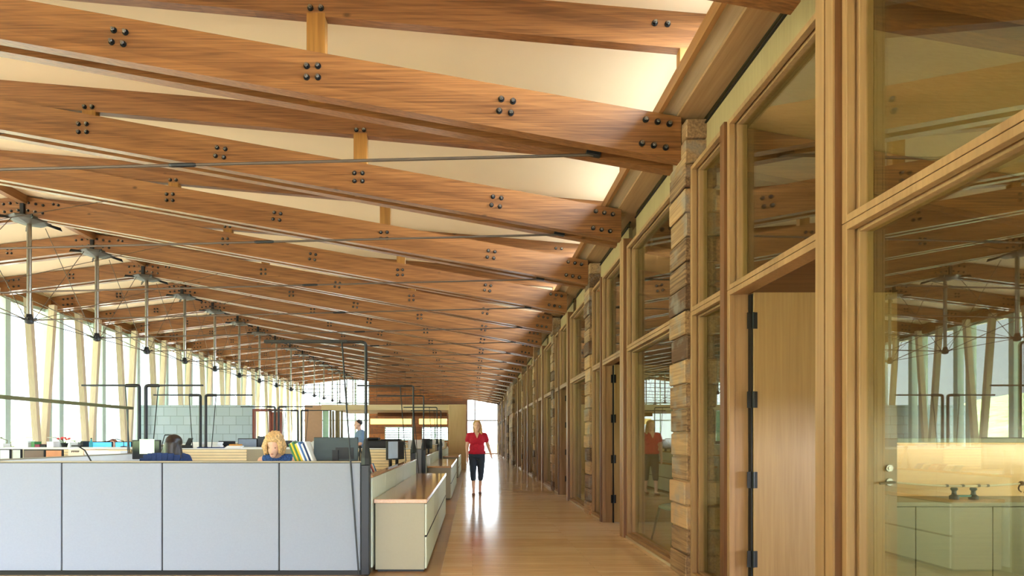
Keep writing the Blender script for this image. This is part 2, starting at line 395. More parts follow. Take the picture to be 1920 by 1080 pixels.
def bolt_spots():
    P = []
    for gx, tilt in ((-5.06, 0), (-3.27, 1), (-1.48, 0), (.31, 1)):
        zc = zl(gx)-.19; d = .052 if not tilt else .055
        for a in (-1, 1):
            for b in (-1, 1):
                if tilt: P.append((gx+a*d*math.cos(sl)-b*d*math.sin(sl), zc+a*d*math.sin(sl)+b*d*math.cos(sl)))
                else: P.append((gx+a*d, zc+b*d))
    for k in range(3):
        P.append((1.60+.11*k, zl(1.60+.11*k)-.085)); P.append((1.565+.11*k, zl(1.565+.11*k)-.31))
        P.append((XR+.11+.15*k, zl(XR+.11+.15*k)-.12)); P.append((XR+.10+.15*k, zl(XR+.1+.15*k)-.28))
        P.append((XR-.12-.14*k, zl(XR-.12-.14*k)-.12)); P.append((XR-.10-.14*k, zl(XR-.1-.14*k)-.28))
        P.append((-12.95+.14*k, zl(-12.95+.14*k)-.11)); P.append((-12.95+.14*k, zl(-12.95+.14*k)-.29))
    P += [(XR+.62, zl(XR+.62)-.06), (XR+.72, zl(XR+.72)-.06)]
    for a in (-1, 1):
        for b in (-1, 1): P.append((-11.2+a*.05, zl(-11.2)-.19+b*.05))
    return P
SPOTS = bolt_spots()
USPOTS = [(gx+a*.05, zu(gx)-.26) for gx in (-5.06, -1.48) for a in (-1, 1)]+[(1.72, zu(1.72)-.13), (1.84, zu(1.84)-.13)]

def make_truss(detail):
    t = thing('roof_truss', 'x', 'roof truss')
    xe = 1.93
    for k, (y0, y1) in enumerate(((-.15, -.05), (.05, .15))):
        MB().prism([(XR+.02, zl(XR)-.40), (xe, zl(xe)-.40), (xe, zl(xe)), (XR+.02, zl(XR))], y0, y1).build('lower_beam', BEAM, t)
        MB().prism([(XR-.02, zl(XR)-.40), (-13.35, zl(-13.35)-.40), (-13.35, zl(-13.35)), (XR-.02, zl(XR))], y0, y1).build('left_beam', BEAM, t)
    MB().prism([(XR+.3, zu(XR+.3)-.30), (2.26, zu(2.26)-.345), (2.26, zu(2.26)), (XR+.3, zu(XR+.3))], -.045, .045).build('upper_beam', BEAM, t)
    for gx in (-5.06, -1.48):
        MB().box(gx-.088, gx+.088, -.047, .047, zl(gx)-.36, zu(gx)-.30, .004).build('strut', STRUT, t)
    MB().box(1.96, 2.04, -.045, .045, zl(2)+.0, zu(2)-.33).build('strut', STRUT, t)
    bx('ridge_plate', SATIN, t, XR-.04, XR+.04, -.19, .19, zl(XR)-.44, zl(XR)+.02)
    # canopy of splayed steel under the ridge
    zc = zl(XR)-.42
    mm = MB(); mm.lathe([(.07, -.10), (.30, -.055), (.37, -.02), (.37, -.008), (.07, -.03)], (XR, 0, zc), 8)
    mm.build('ridge_dish', DISH, t)
    for a in range(4):
        an = math.radians(45+90*a); c, s_ = math.cos(an), math.sin(an); px, py = -s_*.01, c*.01
        MB().poly3([(XR+.15*c-px, .15*s_-py, zc-.03), (XR+.55*c-px, .55*s_-py, zc-.10), (XR+.52*c-px, .52*s_-py, zc-.03), (XR+.15*c-px, .15*s_-py, zc+.005)], (2*px, 2*py, 0)).build('fin', SATIN, t)
    MB().cyl((XR, 0, 3.80), (XR, 0, zc-.05), .043, n=14).build('king_post', STEEL, t, smooth=True)
    hb = MB(); hb.lathe([(.03, -.10), (.075, -.08), (.085, -.02), (.06, .05), (.05, .10)], (XR, 0, 3.74), 12)
    for a in range(6):
        an = math.radians(60*a); c, s_ = math.cos(an), math.sin(an)
        hb.cyl((XR+.06*c, .06*s_, 3.72), (XR+.16*c, .16*s_, 3.755), .022, .014, n=8)
    hb.build('post_foot', SATIN, t, smooth=True)
    # tie rods
    A = Vector((XR+.05, 0, 3.72)); B = Vector((1.15, 0, zl(1.15)-.41))
    MB().cyl(A, B, .0145, n=8).build('tie_rod', RODM, t, smooth=True)
    tm = A.lerp(B, .62); dv = (B-A).normalized()
    MB().cyl(tm-dv*.10, tm+dv*.10, .021, n=8).cyl(tm-dv*.13, tm-dv*.10, .015, .021, n=8).cyl(tm+dv*.10, tm+dv*.13, .021, .015, n=8).build('turnbuckle', SATIN, t)
    MB().box(1.08, 1.22, -.03, .03, zl(1.15)-.42, zl(1.15)-.38, .004, rot=Matrix.Rotation(math.atan(.178), 4, 'Y')).build('rod_anchor', SATIN, t)
    MB().cyl((XR-.05, 0, 3.72), (-12.9, 0, zl(-12.9)-.41), .0115, n=8).build('tie_rod', RODM, t, smooth=True)
    if detail:
        for x, z in SPOTS: bolt(t, x, -.15, z)
        for x, z in USPOTS: bolt(t, x, -.045, z)
    else:
        g = MB()
        for x, z in SPOTS: g.cyl((x, -.15, z), (x, -.16, z), .031, n=8); g.cyl((x, -.16, z), (x, -.185, z), .018, n=6)
        g.build('bolt_heads', SATIN, t, kind='stuff')
    return t
def braces(t):
    zt, zb = zl(XR)-.47, 3.76
    for s_, nm in ((1, 0), (-1, 1)):
        for q in (-.16,) if s_ > 0 else (.16,):
            a = Vector((XR+q*-1*s_*.6, .30, zt-.02)); b = Vector((XR, 1.88, zb))
            if s_ < 0: a = Vector((XR, .12, zb)); b = Vector((XR-.1, 1.70, zt-.02))
            MB().cyl(a, b, .007, n=6).build('brace_rod', RODM, t)
    MB().cyl((XR, .15, 3.72), (XR, 1.85, 3.72), .008, n=6).build('foot_rod', RODM, t)
    for xx in (.55, -.55):
        MB().cyl((XR, .12, 3.74), (XR+xx*5.5, 1.95, zl(XR+xx*5.5)-.40), .006, n=6).build('stay_rod', RODM, t)
dt = make_truss(True); braces(dt); ft = make_truss(False); braces(ft)
n_tr = len(YN)
for i, y in enumerate(YN):
    det = i < 7
    o = (dt if i == 0 else copy_tree(dt)) if det else (ft if i == 7 else copy_tree(ft))
    o.location = (0, y, 0)
    vis = ['paired brown glulam roof beams right above the camera, mostly out of frame at top'] + \
          ['brown glulam roof truss with bolts and tie rod, %s large one from the top of the frame' % ORD[k] for k in range(n_tr)]
    if i == 0: o['label'] = 'brown roof truss nearest the camera, only its end showing above the doorway'
    elif i == n_tr-1: o['label'] = 'farthest brown roof truss, against the end wall of the hall'
    elif i < 4: o['label'] = 'brown glulam roof truss with slanting tie rod, %s full one counted from the camera' % ORD[i-1]
    else: o['label'] = 'brown roof truss with steel king post, %s post in view counted from the left' % ORD[i-4]
    o['group'] = 'roof trusses along the hall'
pr = bx('ridge_beam', PURL, None, XR-.07, XR+.07, -3.9, 41.9, zl(XR)-.16, zl(XR)+.018)
setp(pr, 'long brown ridge beam running the length of the hall over the king posts', 'beam')

# ------------------------------------------------------------------ right wall: pillars, posts, doors, windows
def pillar(i, y):
    m_ = MB(); rnd = random.Random(40+i); z = 0; k = 0
    while z < 4.15:
        h = .216; j = [rnd.uniform(-.014, .010) for _ in range(4)]
        m_.box(1.93+j[0], 2.33+j[1], y-.25+j[2]*.5, y+.13+j[3], z+.005, min(z+h-.004, 4.17), .009)
        z += .222
    m_.box(1.96, 2.29, y-.22, y+.10, 0, 4.15)
    o = m_.build('timber_pillar', RECL_Y, None)
    o['category'] = 'pillar'; o['group'] = 'stacked timber pillars along the corridor'
    lab = {0: 'stacked reclaimed timber pillar nearest the camera, greyed at eye height'}
    o['label'] = lab.get(i, 'stacked reclaimed timber pillar by the corridor, %s from the camera' % ORD[i])
    return o
evenY = [y for k, y in enumerate(YN) if k % 2 == 1]      # 5.1, 9.1, ...
oddY = [y for k, y in enumerate(YN) if k % 2 == 0]       # 3.1, 7.1, ...
pi = 0
for y in evenY:
    if 25.5 < y < 31: continue
    pillar(pi, y); pi += 1
for k, y in enumerate(oddY):
    if 26.2 < y < 30: continue
    o = thing('wall_post', 'slim fir post between door and window, %s from the camera' % ORD[k], 'post', (0, y, 0), group='slim fir posts along the corridor')
    bx('post_core', FIR_D, o, 1.937, 2.12, -.237, -.09, 0, zl(1.95)-.405, .002)
    bx('facing_board', FIR_Z, o, 1.927, 1.937, -.237, -.175, 0, zl(1.95)-.405); bx('facing_board', FIR_Z, o, 1.927, 1.937, -.163, -.09, 0, zl(1.95)-.405)

def ring(m_, x0, x1, y0, y1, z0, z1, w_, bev=.002):
    m_.box(x0, x1, y0, y0+w_, z0, z1, bev); m_.box(x0, x1, y1-w_, y1, z0, z1, bev)
    m_.box(x0, x1, y0+w_, y1-w_, z0, z0+w_, bev); m_.box(x0, x1, y0+w_, y1-w_, z1-w_, z1, bev)
def glazed(parent, y0, y1, z0, z1):
    m_ = MB(); ring(m_, 1.972, 2.015, y0, y1, z0, z1, .038); ring(m_, 2.015, 2.105, y0, y1, z0, z1, .022); ring(m_, 2.03, 2.105, y0+.022, y1-.022, z0+.022, z1-.022, .03)
    m_.build('window_frame', FIR_Z, parent)
    bx('window_glass', GLASS, parent, 2.066, 2.074, y0+.05, y1-.05, z0+.05, z1-.05)
ZT = 2.415; ZH = 3.73
wn_, dn = NW, 1
def struct_root(name, loc=(0, 0, 0)):
    o = bpy.data.objects.new(name, None); COL.objects.link(o); o.location = loc; o['kind'] = 'structure'; o.empty_display_size = .1
    return o
def window_bay(y0, y1):
    global wn_
    r = struct_root('window_%d' % wn_); wn_ += 1
    glazed(r, y0, y1, .03, ZT); glazed(r, y0, y1, ZT+.004, ZH)
    bx('sill', FIR_Y, r, 1.96, 2.12, y0, y1, 0, .03)
def door_bay(y0, y1, leaf=True):
    """doorway next to the post at y0, glazed sidelight next to the pillar at y1"""
    global dn
    r = struct_root('door_%d' % dn); dn += 1
    ym = y0+1.14
    m_ = MB(); m_.box(1.972, 2.015, y0, y0+.04, 0, ZT, .002); m_.box(1.972, 2.015, ym-.04, ym, 0, ZT, .002); m_.box(1.972, 2.015, y0+.04, ym-.04, ZT-.04, ZT, .002)
    m_.box(2.015, 2.12, y0, y0+.03, 0, ZT); m_.box(2.015, 2.12, ym-.03, ym, 0, ZT); m_.box(2.015, 2.12, y0+.03, ym-.03, ZT-.03, ZT)
    m_.build('door_frame', FIR_Z, r)
    bx('door_gap_shade', BLACK, r, 2.1205, 2.134, ym-.075, ym-.031, 0, ZT-.04)  # black strip stands in for the shade in the hinge gap
    glazed(r, y0, ym, ZT+.004, ZH)
    bx('mullion', FIR_D, r, 1.95, 2.12, ym+.001, ym+.07, 0, ZH)
    glazed(r, ym+.072, y1, .03, ZT); glazed(r, ym+.072, y1, ZT+.004, ZH)
    bx('sill', FIR_Y, r, 1.96, 2.12, ym+.07, y1, 0, .03)
    if leaf:
        d = MB().box(2.135, 3.225, ym-.085, ym-.040, .012, 2.385, .002).build('door_leaf', DOORW, r)
        for z in (2.17, 1.57, .96, .36):
            MB().box(2.085, 2.133, ym-.088, ym-.082, z-.062, z+.062).box(2.122, 2.16, ym-.091, ym-.086, z-.062, z+.062).cyl((2.128, ym-.094, z-.062), (2.128, ym-.094, z+.062), .008, n=8).build('hinge', BLACK, d)
        h = MB(); h.cyl((3.16, ym-.086, .945), (3.16, ym-.096, .945), .028, n=16); h.cyl((3.16, ym-.096, .945), (3.16, ym-.14, .945), .010, n=8)
        h.path([(3.165, ym-.14, .945), (3.10, ym-.142, .943), (3.05, ym-.14, .938)], .009)
        h.build('door_handle', STEEL, d, smooth=True)
        MB().cyl((3.155, ym-.086, 1.05), (3.155, ym-.102, 1.05), .026, n=16).cyl((3.155, ym-.102, 1.05), (3.155, ym-.108, 1.05), .014, n=12).build('deadbolt', STEEL, d, smooth=True)
window_bay(1.23, 2.86)
door_bay(3.01, 4.85)
k = 0
Y = 5.1
while Y < 41:
    if 25 < Y+4 < 31.5 and 24 < Y < 29:      # the solid timber stretch begins
        window_bay(Y+.13, Y+1.76) if Y+1.76 < 25 else None
        Y += 4; continue
    window_bay(Y+.13, Y+1.76)
    door_bay(Y+1.91, min(Y+3.75, 41.8))
    Y += 4
# solid stretch of stacked timber with a dark opening
m_ = MB(); z = 0; rnd = random.Random(5)
while z < 3.95:
    for (a, b) in ((24.9, 27.3), (28.4, 29.2)) if z < 2.3 else ((24.9, 29.2),):
        m_.box(1.86+rnd.uniform(-.01, .01), 2.3, a+rnd.uniform(0, .03), b, z+.003, min(z+.218, 4.0), .006)
    z += .222
m_.build('wall_timber', RECL_Y, None, kind='structure')
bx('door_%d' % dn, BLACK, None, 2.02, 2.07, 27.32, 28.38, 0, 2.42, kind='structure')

# ------------------------------------------------------------------ offices behind the glass
m_ = MB()
for k, y in enumerate(evenY[:5]):
    m_.box(2.34, 7.0, y-.13, y-.03, 0, zl(7)+.02-.0+.0) if False else m_.prism([(2.34, 0), (7.0, 0), (7.0, zl(7.0)+.01), (2.34, zl(2.34)+.01)], y-.06, y+.06)
m_.build('wall_office_partitions', OFFW, None, kind='structure')
for k, y in enumerate(evenY[1:5]):
    bx('trim_%d' % (10+k), SIDEP, None, 2.34, 7.0, y-.075, y-.062, 0, 2.4, kind='structure')
m_ = MB()
m_.box(7.0, 7.15, -4, 42, 0, 1.1); m_.box(7.0, 7.15, -4, 42, 1.5, zl(7.0)+.02)
for y in evenY: m_.box(7.0, 7.15, y-.8, y+.8, 1.1, 1.5)
m_.build('wall_outer', PALE, None, kind='structure')  # unseen wall, its window slots narrowed to dim the offices
m_ = MB().prism([(1.95, 0), (7.15, 0), (7.15, zl(7.15)), (1.95, 4.2)], 42.0, 42.1); m_.build('wall_office_end', PALE, None, kind='structure')
for i, y in enumerate(YN[:9]):
    pr_ = thing('office_beam', 'brown ceiling beam inside the offices, %s from the camera' % ORD[i], 'beam', (0, y, 0), group='beams in the office ceilings')
    for (a, b) in ((-.15, -.05), (.05, .15)) if i % 2 == 0 else ((-.16, -.062), (.062, .16)):
        MB().prism([(2.34, zl(2.34)-.40), (6.99, zl(6.99)-.40), (6.99, zl(6.99)), (2.34, zl(2.34))], a, b).build('beam_member', BEAM, pr_)
# credenza and hutch in the nearest office
c = thing('credenza', 'long pale olive credenza with flat doors behind the near office glass', 'cabinet', (0, 4.55, 0))
bx('carcass', CRED, c, 2.45, 6.4, .02, .46, .06, .70)
bx('counter_top', CRED, c, 2.43, 6.42, -.01, .46, .70, .735, .002)
for k in range(6):
    x0 = 2.46+k*.655; bx('cabinet_door', CRED, c, x0, x0+.648, 0, .02, .07, .692, .0015)
bx('plinth', BLACK, c, 2.5, 6.35, .05, .44, 0, .06)
s_ = thing('wall_shelf', 'honey wood backboard and shelf lit warm above the credenza', 'shelf', (0, 4.9, .737))
bx('backboard', HONEYX, s_, 2.45, 6.4, .095, .125, .0, .50)
bx('shelf_board', CRED, s_, 2.45, 6.4, -.12, .125, .50, .54, .002)
bx('lamp_strip', emis('strip_glow', (255, 214, 160), .9), s_, 2.6, 6.3, .02, .05, .488, .499)
ld = bpy.data.lights.new('shelf_lamp', 'AREA'); ld.shape = 'RECTANGLE'; ld.size = 3.6; ld.size_y = .04; ld.energy = 2.6; ld.color = (1, .80, .52)
lo = bpy.data.objects.new('shelf_lamp', ld); COL.objects.link(lo); lo.location = (4.4, 4.87, 1.215); lo.rotation_euler = (math.radians(20), 0, 0)
# ceremonial stick on a black cradle
st = thing('display_stand', 'small black and green cradle holding a long pale stick on the credenza', 'stand', (Xat(1807, 4.72), 4.72, .737))
for sx_ in (-.085, .085):
    MB().lathe([(.035, 0), (.036, .03), (.018, .045), (.016, .075), (.028, .09), (.022, .105)], (sx_, 0, 0), 12).build('cradle_post', BLACK, st, smooth=True)
MB().box(-.07, .07, -.014, .014, .022, .040, .004).build('cradle_bar', plain('green_paint', (40, 110, 96), .4), st)
pp = thing('ceremonial_pipe', 'long slightly curved pale stick with leather thong resting on the cradle', 'stick', (Xat(1807, 4.72), 4.72, .737))
pts = []
for k in range(13):
    u = -0.62+1.30*k/12; pts.append((u, 0, .118+.09*u*u))
mm = MB()
for a, b in zip(pts, pts[1:]): mm.cyl(a, b, .009, n=8)
for p_ in pts[1:-1]: mm.sph(p_, .009, 1)
mm.build('stick', plain('bone_stick', (232, 214, 180), .5), pp, smooth=True)
mm = MB()
for a_ in range(10):
    t0 = a_/9*5.2; t1 = (a_+1)/9*5.2
    mm.cyl((.52+.05*math.sin(t0), -.012, .10-.045*math.cos(t0)*.8), (.52+.05*math.sin(t1), -.012, .10-.045*math.cos(t1)*.8), .006, n=6)
mm.path([(.52, -.01, .14), (.56, -.012, .10), (.62, -.012, .085)], .006)
mm.sph((.51, 0, .142), .022, 2).build('thong', plain('leather_thong', (120, 84, 44), .7), pp)
mm = MB(); mm.cyl((.56, 0, .146), (.72, 0, .165), .013, .009, n=8)
for u in (-.16, -.02, .12, .2): mm.cyl((u, 0, .121), (u+.02, 0, .122), .0125, n=8)
mm.build('binding', plain('binding_brown', (92, 70, 44), .7), pp)

# chair behind the second glass bay
ch = thing('visitor_chair', 'pale blue seat chair with grey wooden legs behind the second glass bay', 'chair', (2.52, 6.55, 0), math.radians(-80))
wg = wood('grey_wood', (130, 118, 104), (160, 146, 130), 'Z', 1.5, .5)
wb = plain('pale_blue_seat', (196, 214, 222), .5)
MB().lathe([(.19, .405), (.235, .425), (.235, .44), (.20, .455)], (0, 0, 0), 20).build('seat', wb, ch, smooth=True)
for sx_ in (-1, 1):
    for sy_ in (-1, 1):
        MB().cyl((.16*sx_, .16*sy_, .41), (.235*sx_, .235*sy_, 0), .018, .012, n=10).build('leg', wg, ch, smooth=True)
MB().path([(-.25, .10, .66), (-.22, .24, .70), (0, .30, .72), (.22, .24, .70), (.25, .10, .66)], .018, 10).build('backrest', wb, ch, smooth=True)
for sx_ in (-1, 1): MB().cyl((.2*sx_, .17*sy_, .42), (.225*sx_, .23, .70), .014, n=8).build('back_post', wg, ch, smooth=True)

# ------------------------------------------------------------------ left window wall
XL = -13.4
for i, y in enumerate(YN):
    if y < 6: continue
    r = struct_root('window_%d' % wn_); wn_ += 1
    m_ = MB()
    for c0 in (-.26, .22): m_.box(XL-.12, XL+.12, y+c0-.085, y+c0+.085, 0, zl(XL)-.41, .004)
    m_.build('window_post', MULL, r)
    m_ = MB(); m_.box(XL-.05, XL+.02, y+.29, y+1.67, 0, .10); m_.box(XL-.05, XL+.02, y+.29, y+1.67, zl(XL)-.50, zl(XL)-.41)
    m_.build('window_rail', MULL, r)
    bx('window_glass', GLASSW, r, XL-.03, XL-.022, y+.29, y+1.67, .10, zl(XL)-.50)
bx('trim_20', PURL, None, XL-.12, XL+.06, -4, 42, zl(XL)-.40, zl(XL)-.02, kind='structure')
vb = [y for y in YN if 10 < y < 41]
proto = None
for i, y in enumerate(vb):
    if proto is None:
        t = thing('v_column', '', 'column')
        for s_ in (-1, 1):
            mm = MB(); a = (0, s_*.05, 0); b = (0, s_*.47, zl(XL+.5)-.40)
            mm.poly3([(-.09, s_*.05-.06, 0), (-.09, s_*.05+.06, 0), (-.09, s_*.47+.06, b[2]), (-.09, s_*.47-.06, b[2])], (.18, 0, 0))
            mm.build('leg', WHITEW, t)
        proto = t; o = t
    else: o = copy_tree(proto)
    o.location = (XL+.42, y+1.0, 0)
    o['label'] = 'whitish timber V-shaped column against the left windows, %s from the left' % ORD[i]
    o['group'] = 'V columns along the window wall'

# ------------------------------------------------------------------ end wall of the hall
YE = 42.0
m_ = MB()
def ww(x0, x1, z0, z1):
    m_.prism([(x0, z0), (x1, z0), (x1, z1(x1) if callable(z1) else z1), (x0, z1(x0) if callable(z1) else z1)], YE, YE+.15)
top = lambda x: zu(x)
ww(-8.1, -.45, 2.15, top); ww(-8.1, -6.9, 0, 2.15); ww(-4.7, -4.0, 0, 2.15); ww(-1.9, -.45, 0, 2.15); ww(-6.9, -4.7, 0, 1.05); ww(-4.0, -1.9, 0, 1.05); ww(-.45, 2.0, 4.25, top)
m_.build('wall_end', RECL_X, None, kind='structure')
def end_window(x0, x1, z0, z1, vs, hs, mat=BLACK):
    global wn_
    r = struct_root('window_%d' % wn_); wn_ += 1
    f = MB(); f.box(x0, x0+.07, YE+.02, YE+.1, z0, z1(x0) if callable(z1) else z1)
    f.box(x1-.07, x1, YE+.02, YE+.1, z0, z1(x1) if callable(z1) else z1)
    zz0 = z1(x0) if callable(z1) else z1; zz1 = z1(x1) if callable(z1) else z1
    f.prism([(x0, zz0-.08), (x1, zz1-.08), (x1, zz1), (x0, zz0)], YE+.02, YE+.1)
    f.box(x0+.07, x1-.07, YE+.02, YE+.1, z0, z0+.08)
    for v in vs: f.box(v-.045, v+.045, YE+.03, YE+.09, z0+.08, (z1(v) if callable(z1) else z1)-.08)
    for h in hs: f.box(x0+.07, x1-.07, YE+.03, YE+.09, h-.045, h+.045)
    f.build('window_frame', mat, r)
    MB().prism([(x0+.07, z0+.08), (x1-.07, z0+.08), (x1-.07, zz1-.085), (x0+.07, zz0-.085)], YE+.055, YE+.063).build('window_glass', GLASSW, r)
    return r
end_window(-.45, 2.0, 0.0, lambda x: 4.42-.085*x if x > -9 else 4, [.18], [2.65], FIR_D)
end_window(XL, XR, 0.0, lambda x: zu(x)-.02, [-12, -10.6], [2.65, 4.0], MULL)
end_window(XR, -8.1, 0.0, lambda x: zu(x)-.02, [], [2.65, 4.0], MULL)
for (a, b) in ((-6.9, -4.7), (-4.0, -1.9)):
    r = end_window(a, b, 1.05, 2.15, [(a+b)/2], [], MULL)
    f = MB()
    for k in range(6): f.box(a+.08, b-.08, YE-.12, YE-.0, 1.14+k*.17, 1.205+k*.17)
    f.build('louvre', LEAF, r)

# ------------------------------------------------------------------ low rooms at the far end (about 2.6 m tall)
D2 = 21.6
bw = bx('wall_blocks', BLOCKM, None, -15.8, Xat(474, D2), D2, D2+.2, 0, 2.6, kind='structure')
dr = struct_root('door_%d' % (dn+1))
x0, x1 = Xat(475, D2+.1), Xat(529, D2+.1)
MB().box(x0, x0+.09, D2, D2+.14, 0, 2.45).box(x1-.5, x1-.42, D2, D2+.14, 0, 2.45).box(x0+.09, x1, D2, D2+.14, 2.35, 2.45).build('door_frame', RUST, dr)
bx('door_leaf', RUST, dr, x1-.42, x1, D2+.04, D2+.1, 0, 2.33)
bx('wall_white', WHITE, None, x0+.15, x1-.5, D2+1.6, D2+1.7, 0, 2.3, kind='structure')
p = bx('tan_screen', TAN, None, Xat(571, 22), Xat(603, 22), 22, 22.12, 0, 2.62); setp(p, 'tan upright screen panel between the windows and the log screen', 'panel')
t = thing('log_screen', 'screen of upright weathered logs with a green glass edge beside the tan panel', 'screen', (Xat(605, 22.14), 22.14, 0))
bx('green_pane', GREENG, t, .0, .24, 0, .05, 0, 2.4)
for k in range(5): MB().cyl((.32+k*.115, .05, 0), (.32+k*.115+random.uniform(-.02, .02), .05, 2.40), .055, .048, n=10).build('log', LOGS, t, smooth=True)
bx('wall_low_lintel', PALE, None, Xat(603, 22), Xat(841, 22), 21.95, 22.4, 2.42, 2.64, kind='structure')
bx('ceiling_low', PALE, None, Xat(603, 22), Xat(841, 22), 22.4, 27.0, 2.5, 2.6, kind='structure')
bx('tall_cupboard', PALEZ, None, Xat(841, 21.8), Xat(874, 21.8), 21.8, 22.5, 0, 2.64, .01)
setp(COL.objects['tall_cupboard'] if 'tall_cupboard' in COL.objects else None, 'tall plain cream wood cupboard at the far end beside the walking woman', 'cupboard')
# brown beam and pendant strips inside the far meeting area
for (a, b, y_, nm) in ((695, 771, 29.1, 'left'), (786, 838, 29.1, 'right')):
    t = thing('pendant_light', 'long glowing yellow strip light hanging in the far meeting area, %s one' % nm, 'lamp', (Xat((a+b)/2, y_), y_, 2.02), group='far strip lights')
    hw = (Xat(b, y_)-Xat(a, y_))/2
    bx('shade', emis('strip_yellow_'+nm, (255, 226, 140), 1.6), t, -hw, hw, -.1, .1, 0, .30, .01)
    for s_ in (-.7, .7): MB().cyl((s_*hw, 0, .30), (s_*hw, 0, zl(Xat((a+b)/2, y_)+s_*hw)-.40-2.02), .006, n=6).build('hanger', SATIN, t)
bx('cross_beam', RECL_X, None, Xat(708, 26), Xat(838, 26), 26, 26.2, 2.33, 2.52)
setp(COL.objects['cross_beam'], 'brown beam crossing under the low ceiling at the far end', 'beam')

# ------------------------------------------------------------------ outside
m_ = MB()
N = 24
gv = [[m_.bm.verts.new((-25-7*i, -80+9*j, -1.5+max(0, (i-2))*1.05+1.6*noise.noise((i*.7, j*.5, 0)))) for j in range(N)] for i in range(N)]
for i in range(N-1):
    for j in range(N-1): m_.bm.faces.new((gv[i][j], gv[i+1][j], gv[i+1][j+1], gv[i][j+1]))
o = m_.build('ground_hillside', HILL, None, smooth=True, kind='structure')
bx('ground_outside', plain('dark_shrub_ground', (96, 100, 70), .95), None, -200, 200, -150, 250, -2.2, -1.6, kind='structure')
MB().box(-24, -13.7, -20, 60, -.5, -.05).build('ground_terrace', TERR, None, kind='structure')  # pale ground put in to bounce sunlight up onto the beams

# ------------------------------------------------------------------ workstation clusters
def slat_panel(m_, x0, x1, y0, y1, z0, z1, n):
    h = (z1-z0)/n
    for k in range(n): m_.box(x0+.01, x1-.01, y0, y1, z0+k*h+.004, z0+(k+1)*h-.004)
CL = ['nearest', 'second', 'third']
for ci, Y0 in enumerate((5.0, 11.0, 17.0)):
    who = CL[ci]
    # front partition
    t = thing('desk_partition', '%s grey panelled partition of the desk area, facing the camera' % who, 'partition', (0, Y0, 0), group='partitions across the desk rows')
    ed = [-9.6, -8.6, -7.6, -6.6, -5.65, -4.74, -3.83, -2.893, -1.803, -1.04]
    for a, b in zip(ed, ed[1:]):
        bx('panel', GREYP, t, a+.007, b-.007, -.012, .02, .045, 1.045, .003)
    bx('panel_core', BLACK, t, ed[0], ed[-1], .0, .05, .02, 1.05)
    bx('base_rail', BLACK, t, ed[0], ed[-1], -.005, .055, 0, .03)
    bx('top_cap', CABM, t, ed[0], ed[-1]+.02, -.014, .06, 1.05, 1.062, .002)
    # back partition with slatted tiles facing the camera
    t = thing('slat_partition', '%s low partition with cream slatted tiles behind the desks' % who, 'partition', (0, Y0+4.02, 0), group='slatted partitions')
    bx('panel_core', CABM, t, -9.6, -1.0, .02, .07, 0, 1.09)
    bx('top_cap', WHITE, t, -9.6, -.98, .0, .09, 1.09, 1.105)
    for (a, b) in ((-6.9, -5.75), (-4.95, -3.8), (-2.6, -1.9), (-1.88, -1.04)):
        m_ = MB(); slat_panel(m_, a, b, 0, .02, .70, 1.085, 8); m_.build('slat_tile', CREAMP, t)
    # side partition along the corridor
    t = thing('side_partition', '%s pale tiled side partition along the corridor edge' % who, 'partition', (-.97, Y0+.06, 0), group='side partitions')
    for k in range(5): bx('panel', SIDEP, t, .0, .02, .02+k*.785, .795+k*.785, .05, .90, .002)
    bx('panel_core', CABM, t, -.05, .0, 0, 3.95, 0, .905)
    bx('top_cap', HONEY, t, -.055, .028, 0, 3.95, .905, .925, .002)
    # spine partition
    t = thing('spine_partition', '%s white middle partition between desk rows, left of the seated people' % who, 'partition', (-5.45, Y0+.1, 0), group='middle partitions')
    bx('panel_core', WHITE, t, -.025, .025, 0, 3.85, 0, 1.02); bx('top_cap', CABM, t, -.03, .03, 0, 3.85, 1.02, 1.035)
    # filing cabinets and their shared top
    for k in range(4):
        t = thing('filing_cabinet', '%s taupe filing cabinet in the %s row beside the corridor' % (ORD[k], who), 'cabinet', (-.69, Y0+.12+k*.925, 0), group='filing cabinets')
        bx('carcass', CABM, t, -.24, .23, .003, .922, .02, .655, .002)
        for q in range(2):
            z0 = .03+q*.318
            d = bx('drawer', CABF, t, .232, .25, .010, .915, z0, z0+.300, .002)
            bx('drawer_pull', BLACK, d, .2302, .2515, .012, .913, z0+.3002, z0+.307)
        bx('plinth', BLACK, t, -.22, .22, .02, .90, 0, .02)
    o = bx('cabinet_top', HONEY, None, -.94, -.435, Y0+.10, Y0+3.84, .657, .695, .003)
    setp(o, '%s glossy honey wood top covering a row of filing cabinets' % who, 'worktop', 'cabinet tops')
    # desks
    di = 0
    for (xa, xb, ya, yb, side) in ((-3.05, -1.08, Y0+.08, Y0+.75, 'front'), (-5.28, -3.1, Y0+.08, Y0+.75, 'front middle'), (-9.4, -5.62, Y0+.08, Y0+.75, 'front left'), (-1.68, -1.05, Y0+.78, Y0+3.2, 'corridor side'), (-3.05, -1.08, Y0+3.25, Y0+4.0, 'back'), (-5.28, -3.1, Y0+3.25, Y0+4.0, 'back middle'), (-7.8, -5.62, Y0+3.25, Y0+4.0, 'back left')):
        t = thing('desk', 'white desk in the %s cluster, %s place' % (who, side), 'desk', (0, 0, 0), group='white desks')
        bx('desk_top', WHITE, t, xa, xb, ya, yb, .70, .73, .003)
        for (lx, ly) in ((xa+.06, ya+.06), (xb-.06, ya+.06), (xa+.06, yb-.06), (xb-.06, yb-.06)):
            MB().cyl((lx, ly, 0), (lx, ly, .70), .022, n=10).build('leg', STEEL, t)

